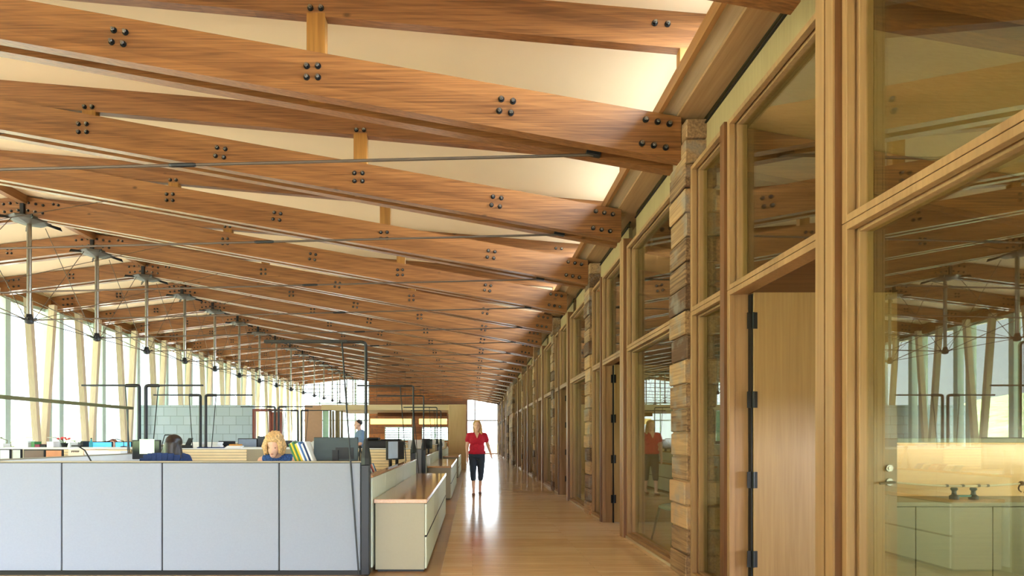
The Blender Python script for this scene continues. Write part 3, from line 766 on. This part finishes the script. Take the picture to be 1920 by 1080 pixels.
# light poles, with area lamps added over the flat bars to brighten the ceiling
UPW = 11
def light_pole(x, y, z, dirx, label, arm=.95, cord=True, thick=True, pr=.0145):
    t = thing('light_pole', label, 'lamp post', (x, y, 0), group='lighting poles on the desk clusters')
    m_ = MB()
    if thick:
        m_.box(-.04, .04, -.045, .045, 0, 1.03, .008)
        m_.lathe([(.052, 0), (.050, .06), (.036, .14), (.018, .24)], (0, 0, 1.03), 8)
        m_.build('pole_base', SATIN, t)
    else: m_.box(-.03, .03, -.03, .03, 0, 1.1, .004).build('pole_base', SATIN, t)
    z0 = 1.0
    MB().path([(0, 0, 1.0), (0, 0, z-.03), (dirx*.012, 0, z-.008), (dirx*.04, 0, z), (dirx*.22, 0, z)], pr, 10).build('pole', SATIN, t, smooth=True)
    a, b = sorted((dirx*.17, dirx*arm))
    bx('light_bar', SATIN, t, a, b, -.022, .022, z-.012, z+.016, .003)
    l_ = bpy.data.lights.new('added_uplight', 'AREA'); l_.shape = 'RECTANGLE'; l_.size = arm-.2; l_.size_y = .035; l_.energy = UPW; l_.color = (1, .86, .66)
    lo_ = bpy.data.objects.new('added_uplight', l_); COL.objects.link(lo_); lo_.parent = t; lo_.location = ((a+b)/2, 0, z+.022); lo_.rotation_euler = (math.pi, 0, 0)
    if cord:
        MB().cyl((dirx*.22, -.02, z), (dirx*.055, -.06, .02), .008, n=8).build('power_cord', BLACK, t, label='thin black cord slanting down')
    return t
XP = -1.0
light_pole(XP, 5.02, 2.18, -1, 'tall black light pole with flat bar, at the corner of the nearest partition')
light_pole(XP, 9.05, 2.16, -1, 'black light pole at the back corner of the nearest desk cluster', thick=True)
light_pole(XP, 10.95, 2.14, -1, 'black light pole at the front corner of the second desk cluster')
light_pole(XP, 15.1, 2.14, -1, 'thin black light pole at the back corner of the second cluster')
light_pole(XP, 16.9, 2.14, -1, 'thin black light pole at the front corner of the third cluster')
for yy, nm in ((8.9, 'nearest'), (10.9, 'second'), (15.0, 'third'), (17.0, 'farthest')):
    light_pole(-5.54, yy, 2.15, -1, '%s mid-room black light pole, its bar reaching left' % nm, thick=False, pr=.028)
    light_pole(-5.43, yy, 2.15, 1, '%s mid-room black light pole, its bar reaching right' % nm, thick=False, pr=.028)
t = thing('task_light_rail', 'long bronze light rail running toward the camera over the left desks', 'lamp', (-5.6, 0, 0))
MB().box(-.03, .03, 4.9, 8.80, 1.745, 1.79, .003).build('rail', BRONZE, t)
for yy in (5.1, 8.7): MB().cyl((0, yy, 1.76), (0, yy, 1.0), .010, n=8).build('rail_support', SATIN, t)

# ------------------------------------------------------------------ desk things
def monitor(px, ytop, D, wid, label, rz=0, mat=None, back=False, hgt=None, base_z=.73, group='computer monitors'):
    x = Xat(px, D); zt = Zat(ytop, D); h = hgt or wid*.62
    t = thing('monitor', label, 'monitor', (x, D, base_z), rz, group)
    zb = zt-base_z
    MB().box(-wid/2, wid/2, 0, .035, zb-h, zb, .006).build('casing', BLACK if not back else TEAL, t)
    bx('screen', mat or DARKSCR, t, -wid/2+.015, wid/2-.015, -.003, 0, zb-h+.02, zb-.015)
    MB().box(-.03, .03, .035, .06, 0, zb-h*.4).box(-.11, .11, -.02, .14, 0, .015, .004).build('stand', BLACK, t)
    if back:
        pass
    return t
PI = math.pi
# nearest cluster
t = monitor(631, 820, 5.62, .46, 'large dark teal monitor back right behind the nearest partition, near its corner', rz=PI, back=True, hgt=.33)
bx('vent_grille', BLACK, t, -.19, .0, .0352, .040, .33, .45)
monitor(274, 825, 8.35, .44, 'dark monitor showing a pale page, in front of the dark-haired woman', mat=DARKSCR, hgt=.30)
bx('screen_page', SCREENW, COL.objects['monitor.001'] if 'monitor.001' in COL.objects else None, -.10, .13, -.006, -.003, .30, .53)
for k, (px, yt) in enumerate(((737, 826), (749, 827))):
    monitor(px, yt, 8.38+k*.33, .34, '%s of two monitors seen edge-on inside the corridor-side partition' % ('nearer', 'farther')[k], rz=math.radians(70), hgt=.30, mat=(plain('pale_blue_screen', (186, 204, 226), .3) if k == 0 else None))
monitor(64, 843, 8.4, .33, 'brown-screened monitor at the left behind the nearest partition', mat=plain('brown_screen', (96, 68, 52), .3), hgt=.17)  # screens here and below are plain colours
monitor(101, 843, 8.4, .27, 'small monitor with orange screen next to the brown-screened one', mat=plain('orange_screen', (196, 130, 84), .3), hgt=.17)
monitor(9, 842, 8.4, .17, 'pale monitor at the far left edge behind the nearest partition', mat=plain('pale_screen', (206, 220, 224), .3), hgt=.2)
monitor(31, 842, 8.7, .15, 'narrow pale monitor second from the left edge', mat=plain('pale_screen_b', (212, 226, 224), .3), hgt=.2)
# second cluster
monitor(188, 828, 11.62, .52, 'bright cyan screen left of the blurred brown-haired head', mat=SCREEN, hgt=.30)
monitor(231, 828, 11.62, .36, 'bright cyan screen right of the blurred brown-haired head', mat=SCREEN, hgt=.30)
monitor(464, 822, 11.6, .42, 'grey-blue monitor behind the slat partition, left of the blond head', mat=plain('greyblue_screen', (130, 146, 168), .25), hgt=.28)
monitor(492, 818, 11.62, .22, 'dark monitor partly hidden by the blond head', hgt=.30)
monitor(705, 834, 11.62, .30, 'dark monitor under the black printer in the second cluster', hgt=.2)
monitor(800, 822, 14.6, .34, 'angled dark monitor in the second cluster near the corridor', rz=math.radians(60), hgt=.28)
monitor(806, 824, 14.85, .26, 'farther angled dark monitor in the second cluster near the corridor', rz=math.radians(60), hgt=.26)

def stack(px, D, z, sizes, label, mats, cat='papers', name='paper_stack'):
    t = thing(name, label, cat, (Xat(px, D), D, z))
    zz = 0
    for k, (w_, d_, h_) in enumerate(sizes):
        MB().box(-w_/2, w_/2, -d_/2, d_/2, zz, zz+h_, .001, rot=Matrix.Rotation(random.uniform(-.2, .2), 4, 'Z')).build('sheaf', mats[k % len(mats)], t); zz += h_+.0005
    return t
ZS = 1.107
stack(440, 9.06, ZS, [(.30, .08, .012), (.26, .08, .02)], 'loose white papers lying on the slat partition behind the seated women', [PAPER, WHITE])
stack(442, 11.2, 1.087, [(.26, .2, .03), (.2, .16, .03)], 'orange and white papers beside the grey-blue monitor', [PAPER, plain('orange_paper', (230, 160, 70), .6)])
stack(396, 9.06, ZS, [(.45, .08, .015)], 'dark blue folder lying flat on the slat partition', [NAVY], 'folder', 'folder')
for k_, (px_, D_, lb_) in enumerate(((368, 11.22, 'white paper pile on the long shelf just right of the telephone'), (402, 11.22, 'white paper pile on the long shelf left of the grey-blue monitor'), (215, 8.6, 'flat white papers under the cyan screens'), (578, 11.3, 'white papers on the long shelf right of the blond head'))):
    stack(px_, D_, 1.087 if D_ > 10 else .73, [(.30, .2, .035), (.26, .18, .04), (.28, .2, .03)] if D_ > 10 else [(.3, .2, .12), (.28, .2, .1), (.3, .2, .12)], lb_, [PAPER, WHITE])
# slatted file crate, tilted papers at left
t = thing('file_crate', 'peach coloured slotted file crate behind the nearest partition at left', 'crate', (Xat(143, 8.4), 8.4, .73))
m_ = MB(); W = .118
for (a, b, c_, d_) in ((-W, W, -.01, .0), (-W, W, .25, .26), (-W, -W+.01, 0, .25), (W-.01, W, 0, .25)): m_.box(a, b, c_, d_, 0, .372)
m_.build('crate_wall', plain('peach_plastic', (240, 214, 190), .6), t)
bx('slot', BLACK, t, -.07, .055, -.014, -.010, .335, .350)
for k in range(4): bx('comb_tooth', BLACK, t, -.065+k*.032, -.057+k*.032, -.013, -.010, .318, .335)
stack(181, 8.45, .73, [(.26, .22, .08), (.24, .22, .07), (.26, .22, .07), (.22, .2, .07), (.24, .2, .06)], 'heap of pale bluish papers right of the peach crate', [PAPER, plain('bluish_paper', (206, 216, 232), .7)])
# boxes along the window side of the second cluster (about z 1.1-1.28, D 11.1)
for k, (px, yt, w_, mt, lb) in enumerate(((5, 832, .18, WHITE, 'white box at the far left edge on the second partition'), (50, 826, .20, WHITE, 'white tray box under the arched desk lamp'), (68, 828, .07, GREEN, 'dark green binder standing beside a maroon one'),
      (76, 833, .10, MAROON, 'maroon binder beside the green one'), (87, 834, .11, BLACK, 'low black box right of the maroon binder'), (100, 828, .14, WHITE, 'white box left of the coral flowers'), (144, 829, .18, plain('grey_ribbed', (176, 184, 190), .6), 'grey ribbed box right of the coral flowers'),
      (159, 827, .06, BLACK, 'narrow black speaker left of the teal bottle'), (600, 827, .26, WHITE, 'white box left of the large teal monitor'))):
    D = 11.2; x = Xat(px, D); z1 = Zat(yt, D)
    t = thing('storage_box', lb, 'box', (x, D, 1.087))
    bx('box_body', mt, t, -w_/2, w_/2, -.09, .09, 0, z1-1.087-.012, .004); bx('lid', mt, t, -w_/2-.003, w_/2+.003, -.094, .094, z1-1.087-.012, z1-1.087, .002)
# plank shelf carrying them
o = bx('display_shelf', WHITE, None, -9.6, -2.6, 11.0, 11.44, 1.063, 1.086); setp(o, 'long white shelf of boxes on top of the second partition', 'shelf')
t = thing('bottle', 'small teal bottle standing left of the cyan screens', 'bottle', (Xat(171, 11.2), 11.2, 1.087)); MB().lathe([(.03, 0), (.03, .10), (.012, .15), (.012, .17)], (0, 0, 0), 12).build('bottle_body', TEALB, t, smooth=True); MB().cyl((0, 0, .17), (0, 0, .19), .014, n=10).build('cap', BLACK, t)
t = thing('flower_pot', 'coral red flowers in a dark pot on the left shelf', 'plant', (Xat(121, 11.2), 11.2, 1.087))
MB().lathe([(.05, 0), (.07, .09), (.06, .09)], (0, 0, 0), 14).build('pot', BLACK, t, smooth=True)
m_ = MB(); m2 = MB()
for k in range(9):
    a = k*.7; r = .05+.03*(k % 3); m2.cyl((0, 0, .07), (r*math.cos(a), r*math.sin(a), .15+.01*(k % 4)), .004, n=5); m_.sph((r*math.cos(a), r*math.sin(a), .165+.01*(k % 4)), .03, 1, (1, 1, .7))
m_.build('petals', FLOWER, t); m2.build('stems', LEAF, t)
def desk_lamp(px, D, zb, pts, label, mat=STEEL):
    t = thing('desk_lamp', label, 'lamp', (Xat(px, D), D, zb))
    MB().lathe([(.06, 0), (.06, .012), (.02, .02)], (0, 0, 0), 14).build('lamp_base', mat, t)
    MB().path(pts, .007, 8).build('lamp_arm', mat, t, smooth=True)
    e = Vector(pts[-1]); MB().box(e.x-.05, e.x+.05, e.y-.02, e.y+.02, e.z-.012, e.z+.005, .003).build('lamp_head', mat, t)
desk_lamp(21, 11.36, 1.087, [(0, 0, .02), (-.01, 0, .10), (.18, 0, .18), (.38, 0, .205)], 'thin desk lamp arching right over the white tray box', BRONZE)
desk_lamp(12, 11.36, 1.087, [(0, 0, .02), (.02, 0, .14), (-.15, 0, .20)], 'desk lamp at the far left edge, arm reaching left', BRONZE)
desk_lamp(112, 11.36, 1.087, [(0, 0, .02), (0, 0, .16), (-.1, 0, .20), (-.2, 0, .205)], 'thin pale desk lamp behind the coral flowers', STEEL)
desk_lamp(148, 11.36, 1.087, [(0, 0, .02), (-.01, 0, .07), (-.12, 0, .13)], 'black desk lamp right of the coral flowers', BLACK)
desk_lamp(168, 5.6, .73, [(0, 0, .02), (.02, 0, .30), (-.05, 0, .42), (-.13, 0, .47)], 'dark curved lamp arm rising over the bluish papers', BLACK)
desk_lamp(232, 11.36, 1.087, [(0, 0, .02), (0, 0, .12), (-.15, 0, .17), (-.35, 0, .12)], 'thin black desk lamp arching over the brown-haired head', BLACK)
desk_lamp(304, 8.6, .73, [(0, 0, .02), (0, .0, .45), (.04, 0, .59), (.10, 0, .60)], 'thin black lamp rising behind the dark-haired woman', BLACK)
# desk telephone with angled screen
t = thing('desk_telephone', 'dark desk telephone with raised screen on the slat partition', 'telephone', (Xat(352, 9.1), 9.05, ZS))
bx('phone_base', SATIN, t, -.16, .10, -.03, .03, .0, .05, .004)
MB().poly3([(-.01, -.02, .05), (.08, -.02, .05), (.12, -.02, .17), (.05, -.02, .17)], (0, .02, 0)).build('phone_screen', BLACK, t)
# leaning books
cols = [GREEN, YELL, GREEN, YELL, PAPER, BLUEC, PAPER, NAVY, PAPER]
for k in range(9):
    x = Xat(562, 5.55)+k*.021; a = math.radians(-22)
    hh = .245+.012*(k % 3)
    t = thing('leaning_book', ['green', 'yellow', 'dark green', 'mustard yellow', 'white', 'light blue', 'thin white', 'navy', 'pale grey'][k]+' book, %s from the left in the leaning row by the blond woman' % ORD[k], 'book', (x, 5.55, .985), group='books leaning beside the blond woman')
    t.rotation_euler = (0, a, 0)
    bx('cover', cols[k], t, 0, .019, -.08, .08, 0, hh, .002); bx('pages', PAPER, t, .003, .016, -.077, .081, .003, hh-.003+.006)
bx('book_ledge', WHITE, None, Xat(556, 5.55), Xat(592, 5.55), 5.44, 5.66, .731, .983); setp(COL.objects['book_ledge'], 'white desk riser carrying the leaning books', 'riser')
# upright files and small books inside the corridor-side partition
for k, (mt, lb) in enumerate(((TEALB, 'teal'), (PAPER, 'white'), (MAROON, 'maroon'), (plain('salmon_cover', (226, 130, 110), .6), 'salmon'), (WHITE, 'pale grey'), (BLUEC, 'blue'))):
    t = thing('file_folder', '%s folder leaning low inside the corridor-side partition, beside the tripod' % lb, 'folder', (-1.16-.01*k, 6.0+k*.11, .735), rz=math.radians(70), group='folders by the side partition')
    t.rotation_euler = (0, math.radians(-30), math.radians(60))
    bx('cover', mt, t, 0, .02, -.1, .1, 0, .27, .002)
    bx('pages', PAPER, t, .003, .017, -.097, .102, .005, .267)
t = thing('small_tripod', 'small black tripod stand on the desk behind the corner pole', 'tripod', (-1.45, 6.9, .73))
for k in range(3):
    an = 2.1*k+.5; MB().cyl((0, 0, .42), (.12*math.cos(an), .12*math.sin(an), 0), .008, n=6).build('leg', BLACK, t)
MB().sph((0, 0, .43), .022, 2).build('head', BLACK, t)
t = thing('printer', 'wide black printer on the second partition behind the corner pole', 'printer', (Xat(712, 10.6), 11.15, 1.063))
MB().box(-.40, .36, -.2, .2, 0, .17, .02).box(-.34, -.10, -.14, .14, .17, .225, .02).build('printer_body', BLACK, t)
bx('scanner_lid', SATIN, t, -.05, .34, -.18, .18, .17, .19, .006)
MB().box(.10, .40, -.3, -.2, .02, .035).build('paper_tray', BLACK, t)
for k, (px, D, w_, hh) in enumerate(((778, 14.35, .36, .30), (812, 17.5, .46, .30), (825, 20.6, .34, .3))):
    t = thing('desk_screen', 'white desk divider screen in the far clusters, %s from the left' % ORD[k], 'screen', (Xat(px, D), D, .93))
    bx('screen_panel', WHITE, t, -w_/2, w_/2, 0, .03, 0, hh, .004); bx('screen_foot', SATIN, t, -.05, .05, -.03, .06, -.20, 0)
    bx('screen_edge', STEEL, t, -w_/2-.01, -w_/2, -.005, .035, 0, hh)
for k, (px, D) in enumerate(((630, 17.6), (655, 17.6), (540, 14.6), (425, 14.5))):
    monitor(px, 826+k % 2, D, .45, 'distant dark monitor in the far desk rows, %s of four' % ['second from the right', 'rightmost', 'third from the right', 'leftmost'][k], hgt=.3, group='distant monitors')

# ------------------------------------------------------------------ people
def blob(name, parts, mat, parent, voxel=.012, smooth_it=6):
    m_ = MB()
    for p in parts:
        if p[0] == 'e': m_.sph(p[1], 1, 3, p[2])
        else:
            _, a, ra, b, rb = p; m_.cyl(a, b, ra, rb, n=20); m_.sph(a, ra, 3); m_.sph(b, rb, 3)
    o = m_.build(name, mat, None)
    r = o.modifiers.new('r', 'REMESH'); r.mode = 'VOXEL'; r.voxel_size = voxel
    s = o.modifiers.new('s', 'SMOOTH'); s.iterations = smooth_it; s.factor = .6
    dg = bpy.context.evaluated_depsgraph_get(); dg.update()
    me = bpy.data.meshes.new_from_object(o.evaluated_get(dg)); me.name = name
    me.polygons.foreach_set('use_smooth', [True]*len(me.polygons))
    old = o.data; o.modifiers.clear(); o.data = me; bpy.data.meshes.remove(old)
    if not me.materials: me.materials.append(mat)
    o.parent = parent
    return o
def V(*a): return Vector(a)
def hand(base, d, side):
    """palm, thumb and four fingers; d = pointing direction"""
    d = Vector(d).normalized(); s = Vector((side, 0, 0)); s = (s-d*s.dot(d)).normalized(); nrm = d.cross(s)
    P = [('c', base, .023, base+d*.05, .026), ('c', base+d*.03+nrm*.012, .02, base+d*.075+nrm*.018, .019), ('c', base+d*.03-nrm*.012, .02, base+d*.075-nrm*.018, .018)]
    for k, (off, L) in enumerate(((-.030, .058), (-.010, .072), (.010, .076), (.029, .066))):
        q = base+d*.08+nrm*off; mid = q+d*L*.55; tip = mid+d*L*.45-s*.014
        P += [('c', q, .0095, mid, .0088), ('c', mid, .0088, tip, .0075)]
    q = base+d*.03+nrm*.03; P += [('c', q, .012, q+d*.035+nrm*.022, .010), ('c', q+d*.035+nrm*.022, .010, q+d*.06+nrm*.024, .0085)]
    return P
def head_parts(c, f=V(0, -1, 0)):
    """c centre of skull, f facing direction"""
    r = f.cross(V(0, 0, 1)).normalized()
    P = [('e', c+V(0, 0, .02), (.078, .094, .092)), ('c', c+f*.03-V(0, 0, .05), .062, c+f*.048-V(0, 0, .092), .036),
         ('c', c+f*.088+V(0, 0, .005), .008, c+f*.108-V(0, 0, .028), .012), ('c', c+f*.085-V(0, 0, .055)-r*.012, .009, c+f*.085-V(0, 0, .055)+r*.012, .009)]
    for s in (-1, 1): P.append(('e', c+r*s*.079+V(0, 0, -.005), (.012, .018, .03)))
    return P
def face_bits(c, f, parent):
    r = f.cross(V(0, 0, 1)).normalized()
    m_ = MB()
    for s in (-1, 1): m_.sph(c+f*.087+r*s*.030+V(0, 0, .006), .0095, 1, (1, .6, .6))
    m_.build('eyes', EYE, parent)
    MB().sph(c+f*.094-V(0, 0, .056), .018, 1, (1, .5, .3)).build('mouth', LIPS, parent)

# walking woman in red
w_ = thing('person', 'woman in crimson blouse and dark cropped trousers walking toward the camera down the corridor', 'person', (.10, 12.15, 0))
sk = [('c', V(0, 0, 1.33), .052, V(0, -.01, 1.47), .048)]
hc = V(0, -.02, 1.56)
sk += head_parts(hc)
# torso under clothes
sk += [('e', V(0, .0, 1.22), (.175, .115, .18)), ('e', V(0, 0, 1.02), (.155, .115, .16)), ('e', V(0, 0, .90), (.18, .125, .13)), ('c', V(-.155, 0, 1.345), .05, V(.155, 0, 1.345), .05)]
# arms: her right arm (image left) down, left arm swung out
sk += [('c', V(-.185, .0, 1.33), .05, V(-.225, -.02, 1.07), .040), ('c', V(-.225, -.02, 1.07), .038, V(-.215, -.09, .84), .026)]
sk += hand(V(-.215, -.095, .82), (0.03, -.25, -1), -1)
sk += [('c', V(.185, 0, 1.33), .05, V(.255, .08, 1.10), .040), ('c', V(.255, .08, 1.10), .038, V(.315, .03, .92), .026)]
sk += hand(V(.318, .025, .90), (.25, -.15, -1), 1)
# legs
sk += [('c', V(-.09, 0, .86), .088, V(-.085, -.07, .48), .056), ('c', V(-.085, -.07, .48), .054, V(-.075, -.16, .10), .034), ('c', V(-.075, -.15, .07), .034, V(-.08, -.27, .045), .026)]
sk += [('c', V(.09, 0, .86), .088, V(.085, .03, .48), .056), ('c', V(.085, .03, .48), .054, V(.07, .14, .13), .034), ('c', V(.07, .14, .11), .034, V(.075, .04, .045), .026)]
blob('body', sk, SKIN, w_, .009, 3)
face_bits(hc, V(0, -1, 0), w_)
sh = [('e', V(0, -.01, 1.235), (.195, .14, .16)), ('e', V(0, -.005, 1.06), (.178, .138, .17)), ('e', V(0, 0, .95), (.20, .15, .09)), ('c', V(-.14, 0, 1.345), .062, V(.14, 0, 1.345), .062),
      ('c', V(-.175, 0, 1.335), .068, V(-.205, -.005, 1.23), .066), ('c', V(.175, 0, 1.335), .068, V(.212, .03, 1.235), .066), ('e', V(-.075, -.09, 1.20), (.085, .07, .08)), ('e', V(.075, -.09, 1.20), (.085, .07, .08))]
blob('blouse', sh, RED, w_, .011, 4)
MB().poly3([(-.055, -.125, 1.40), (.055, -.125, 1.40), (0, -.168, 1.27)], (0, -.012, -.002)).build('neckline', SKIN, w_)
tr = [('e', V(0, 0, .89), (.192, .14, .11)), ('c', V(-.092, 0, .84), .102, V(-.088, -.072, .48), .072), ('c', V(-.088, -.072, .48), .070, V(-.084, -.105, .36), .064),
      ('c', V(.092, 0, .84), .102, V(.088, .03, .48), .072), ('c', V(.088, .03, .48), .070, V(.082, .065, .36), .064)]
blob('trousers', tr, SLATE, w_, .011, 3)
hr = [('e', hc+V(0, .018, .040), (.096, .098, .092)), ('c', hc+V(.075, .0, .02), .034, hc+V(.095, -.005, -.10), .034), ('c', hc+V(.095, -.005, -.10), .034, hc+V(.10, -.02, -.21), .026), ('c', hc+V(.05, .05, -.02), .05, hc+V(.07, .05, -.16), .045), ('c', hc+V(-.065, .035, .0), .030, hc+V(-.07, .035, -.14), .022), ('c', hc+V(.0, .08, 0), .06, hc+V(0, .07, -.16), .05)]
blob('hair', hr, BLOND, w_, .011, 3)
for (x, y) in ((-.078, -.20), (.072, .09)):
    z = 0
    MB().box(x-.038, x+.038, y-.12, y+.10, 0, .05, .02, seg=3).box(x-.012, x+.012, y+.06, y+.08, 0, .05).build('shoe', SHOE, w_, smooth=True)

# dark-haired woman seated, seen from behind
def seated(loc, rz, label, cloth, hairparts, hairmat, up=0, fd=(0, -1, 0), sleeveless=True, headc=(0, -.05, 1.19)):
    p = thing('person', label, 'person', loc, rz)
    hc = V(*headc); fd = V(*fd).normalized(); u = up
    sk = [('c', V(0, .0, .98+u), .052, hc-V(0, -.01, .07), .048)]
    sk += [('e', V(0, .02, .85+u), (.17, .11, .17)), ('e', V(0, .05, .62+u*.6), (.165, .12, .18)), ('c', V(-.15, .0, .965+u), .05, V(.15, .0, .965+u), .05)]
    for s in (-1, 1):
        sk += [('c', V(s*.185, 0, .95+u), .048, V(s*.235, -.10, .76), .040), ('c', V(s*.235, -.10, .76), .037, V(s*.14, -.33, .765), .026)]
        sk += hand(V(s*.135, -.34, .765), (-s*.35, -1, 0), s)
        sk += [('c', V(s*.10, .0, .52), .085, V(s*.11, -.42, .50), .058), ('c', V(s*.11, -.42, .50), .056, V(s*.11, -.40, .10), .036), ('c', V(s*.11, -.38, .06), .036, V(s*.11, -.52, .035), .028)]
    sk += head_parts(hc, fd)
    blob('body', sk, SKIN, p, .010, 3)
    face_bits(hc, fd, p)
    top_ = [('e', V(0, .01, .86+u), (.19, .135, .16)), ('e', V(0, .05, .64+u*.6), (.185, .145, .19)), ('c', V(-.13, 0, .965+u), .062, V(.13, 0, .965+u), .062)]
    if not sleeveless:
        for s in (-1, 1): top_ += [('c', V(s*.18, 0, .95+u), .062, V(s*.235, -.10, .75), .052)]
    blob('top', top_, cloth, p, .012, 4)
    tq = []
    for s in (-1, 1): tq += [('c', V(s*.10, .02, .52), .10, V(s*.11, -.42, .50), .072), ('c', V(s*.11, -.42, .50), .070, V(s*.11, -.40, .14), .055)]
    blob('trousers', tq, SLATE, p, .014, 3)
    blob('hair', hairparts(hc), hairmat, p, .0065, 2)
    for s in (-1, 1): MB().box(s*.11-.04, s*.11+.04, -.56, -.32, 0, .06, .02, seg=2).build('shoe', BLACK, p)
    return p
def long_hair(c): return [('e', c+V(0, .015, .035), (.108, .112, .105)), ('c', c+V(0, .05, -.0), .100, c+V(0, .07, -.22), .10), ('c', c+V(.05, .05, -.05), .07, c+V(.12, .07, -.26), .05), ('c', c+V(-.05, .05, -.05), .07, c+V(-.12, .07, -.26), .05)]
def bob_hair(c):
    P = [('e', c+V(0, .010, .045), (.098, .104, .094)), ('e', c+V(0, -.045, .055), (.082, .062, .055))]
    rn = random.Random(3)
    for k in range(26):
        a = math.radians(-38+256*k/25); r_ = rn.uniform(.084, .098); q = V(r_*math.cos(a), .0+r_*math.sin(a), 0)
        z_ = rn.uniform(.055, .10)
        P.append(('c', c+q*.95+V(0, 0, .04), .022, c+q*1.16+V(rn.uniform(-.01, .01), 0, -z_*.4), .019)); P.append(('c', c+q*1.16-V(0, 0, z_*.4), .019, c+q*1.06-V(0, 0, z_+.015), .013))
    for k in range(12):
        a = rn.uniform(0, 6.28); e = rn.uniform(.3, 1.3); P.append(('e', c+V(.092*math.cos(a)*math.cos(e), .01+.1*math.sin(a)*math.cos(e), .045+.09*math.sin(e)), (.02, .02, .016)))
    return P
def short_hair(c): return [('e', c+V(0, .022, .045), (.084, .094, .082))]
def office_chair(loc, rz, label, mat=NAVY, top=1.06):
    t = thing('office_chair', label, 'chair', loc, rz, 'office chairs')
    MB().box(-.24, .24, -.24, .24, .42, .49, .03, seg=3).build('seat', mat, t, smooth=True)
    m_ = MB(); n = 9
    for k in range(n):
        u = -1+2*k/(n-1); x = u*.27; y = .30-.07*u*u; hh = top-.05*u*u*u*u-.02*u*u
        m_.box(x-.036, x+.036, y-.02, y+.02, .60, hh, .008, rot=Matrix.Rotation(-u*.28, 4, 'Z'))
    m_.build('backrest', mat, t, smooth=True)
    MB().cyl((0, 0, .10), (0, 0, .42), .028, n=10).build('column', SATIN, t)
    MB().box(-.03, .03, .02, .30, .43, .47).box(-.03, .03, .27, .31, .45, .75).build('back_bracket', SATIN, t)
    for k in range(5):
        a = k*2*PI/5; b = MB().cyl((0, 0, .11), (.30*math.cos(a), .30*math.sin(a), .075), .022, .016, n=8).build('leg', SATIN, t)
        MB().cyl((.30*math.cos(a)-.02, .30*math.sin(a), .03), (.30*math.cos(a)+.02, .30*math.sin(a), .03), .03, n=12).build('caster', BLACK, b)
    return t
x1_ = Xat(321, 7.3)
seated((x1_, 7.35, .0), PI, 'woman with long dark hair seated with her back to the camera in a navy top', NAVY, long_hair, BRUN, sleeveless=False, up=.05, headc=(0, -.03, 1.19))
office_chair((Xat(316, 7.2), 7.30, 0), PI, 'navy office chair with curved back under the dark-haired woman', top=1.085)
x2_ = Xat(518, 5.95)
pw = seated((x2_, 6.02, .0), 0, 'woman with curly blond bob in a plaid denim vest, head bowed at her desk', DENIM, bob_hair, BLOND, up=.075, fd=(0, -.8, -.6), headc=(0, -.12, 1.215))
office_chair((x2_, 6.05, 0), 0, 'navy office chair under the blond woman', top=.85)
# blurred colleague behind screens
seated((Xat(213, 12.35), 12.35, 0), 0, 'brown-haired colleague seated between two cyan screens', BLUESH, short_hair, plain('auburn_hair', (130, 74, 44), .5, var=.3), sleeveless=False, headc=(0, -.04, 1.13))
office_chair((Xat(213, 12.35), 12.4, 0), 0, 'navy office chair under the brown-haired colleague', top=.9)
# standing man
mn = thing('person', 'man with short dark hair in a blue-grey shirt standing among the far desks', 'person', (Xat(676, 13.6), 13.6, 0), math.radians(-65))
hc = V(0, -.06, 1.62)
sk = [('c', V(0, .0, 1.40), .055, hc-V(0, -.02, .09), .052), ('e', V(0, 0, 1.28), (.19, .12, .2)), ('e', V(0, 0, 1.05), (.165, .12, .18)), ('e', V(0, 0, .93), (.17, .12, .12)), ('c', V(-.17, 0, 1.42), .055, V(.17, 0, 1.42), .055)]
for s in (-1, 1):
    sk += [('c', V(s*.21, 0, 1.40), .052, V(s*.25, -.06, 1.13), .042), ('c', V(s*.25, -.06, 1.13), .040, V(s*.16, -.28, 1.08), .028)]
    sk += hand(V(s*.155, -.29, 1.08), (-s*.3, -1, -.1), s)
    sk += [('c', V(s*.09, 0, .88), .09, V(s*.10, -.01, .5), .06), ('c', V(s*.10, -.01, .5), .058, V(s*.10, .02, .1), .04), ('c', V(s*.10, .02, .06), .038, V(s*.11, -.12, .035), .03)]
sk += head_parts(hc)
blob('body', sk, SKIN, mn, .010, 3); face_bits(hc, V(0, -1, 0), mn)
sh = [('e', V(0, 0, 1.30), (.21, .145, .19)), ('e', V(0, 0, 1.05), (.19, .145, .18)), ('c', V(-.15, 0, 1.425), .066, V(.15, 0, 1.425), .066)]
for s in (-1, 1): sh += [('c', V(s*.205, 0, 1.40), .066, V(s*.24, -.04, 1.20), .060)]
blob('shirt', sh, BLUESH, mn, .012, 3)
tq = []
for s in (-1, 1): tq += [('c', V(s*.09, 0, .90), .105, V(s*.10, -.01, .5), .078), ('c', V(s*.10, -.01, .5), .076, V(s*.10, .02, .09), .062)]
blob('trousers', tq, SLATE, mn, .014, 3); blob('hair', short_hair(hc), BRUN, mn, .010, 2)
for s in (-1, 1): MB().box(s*.105-.045, s*.105+.045, -.17, .09, 0, .07, .02, seg=2).build('shoe', BLACK, mn)
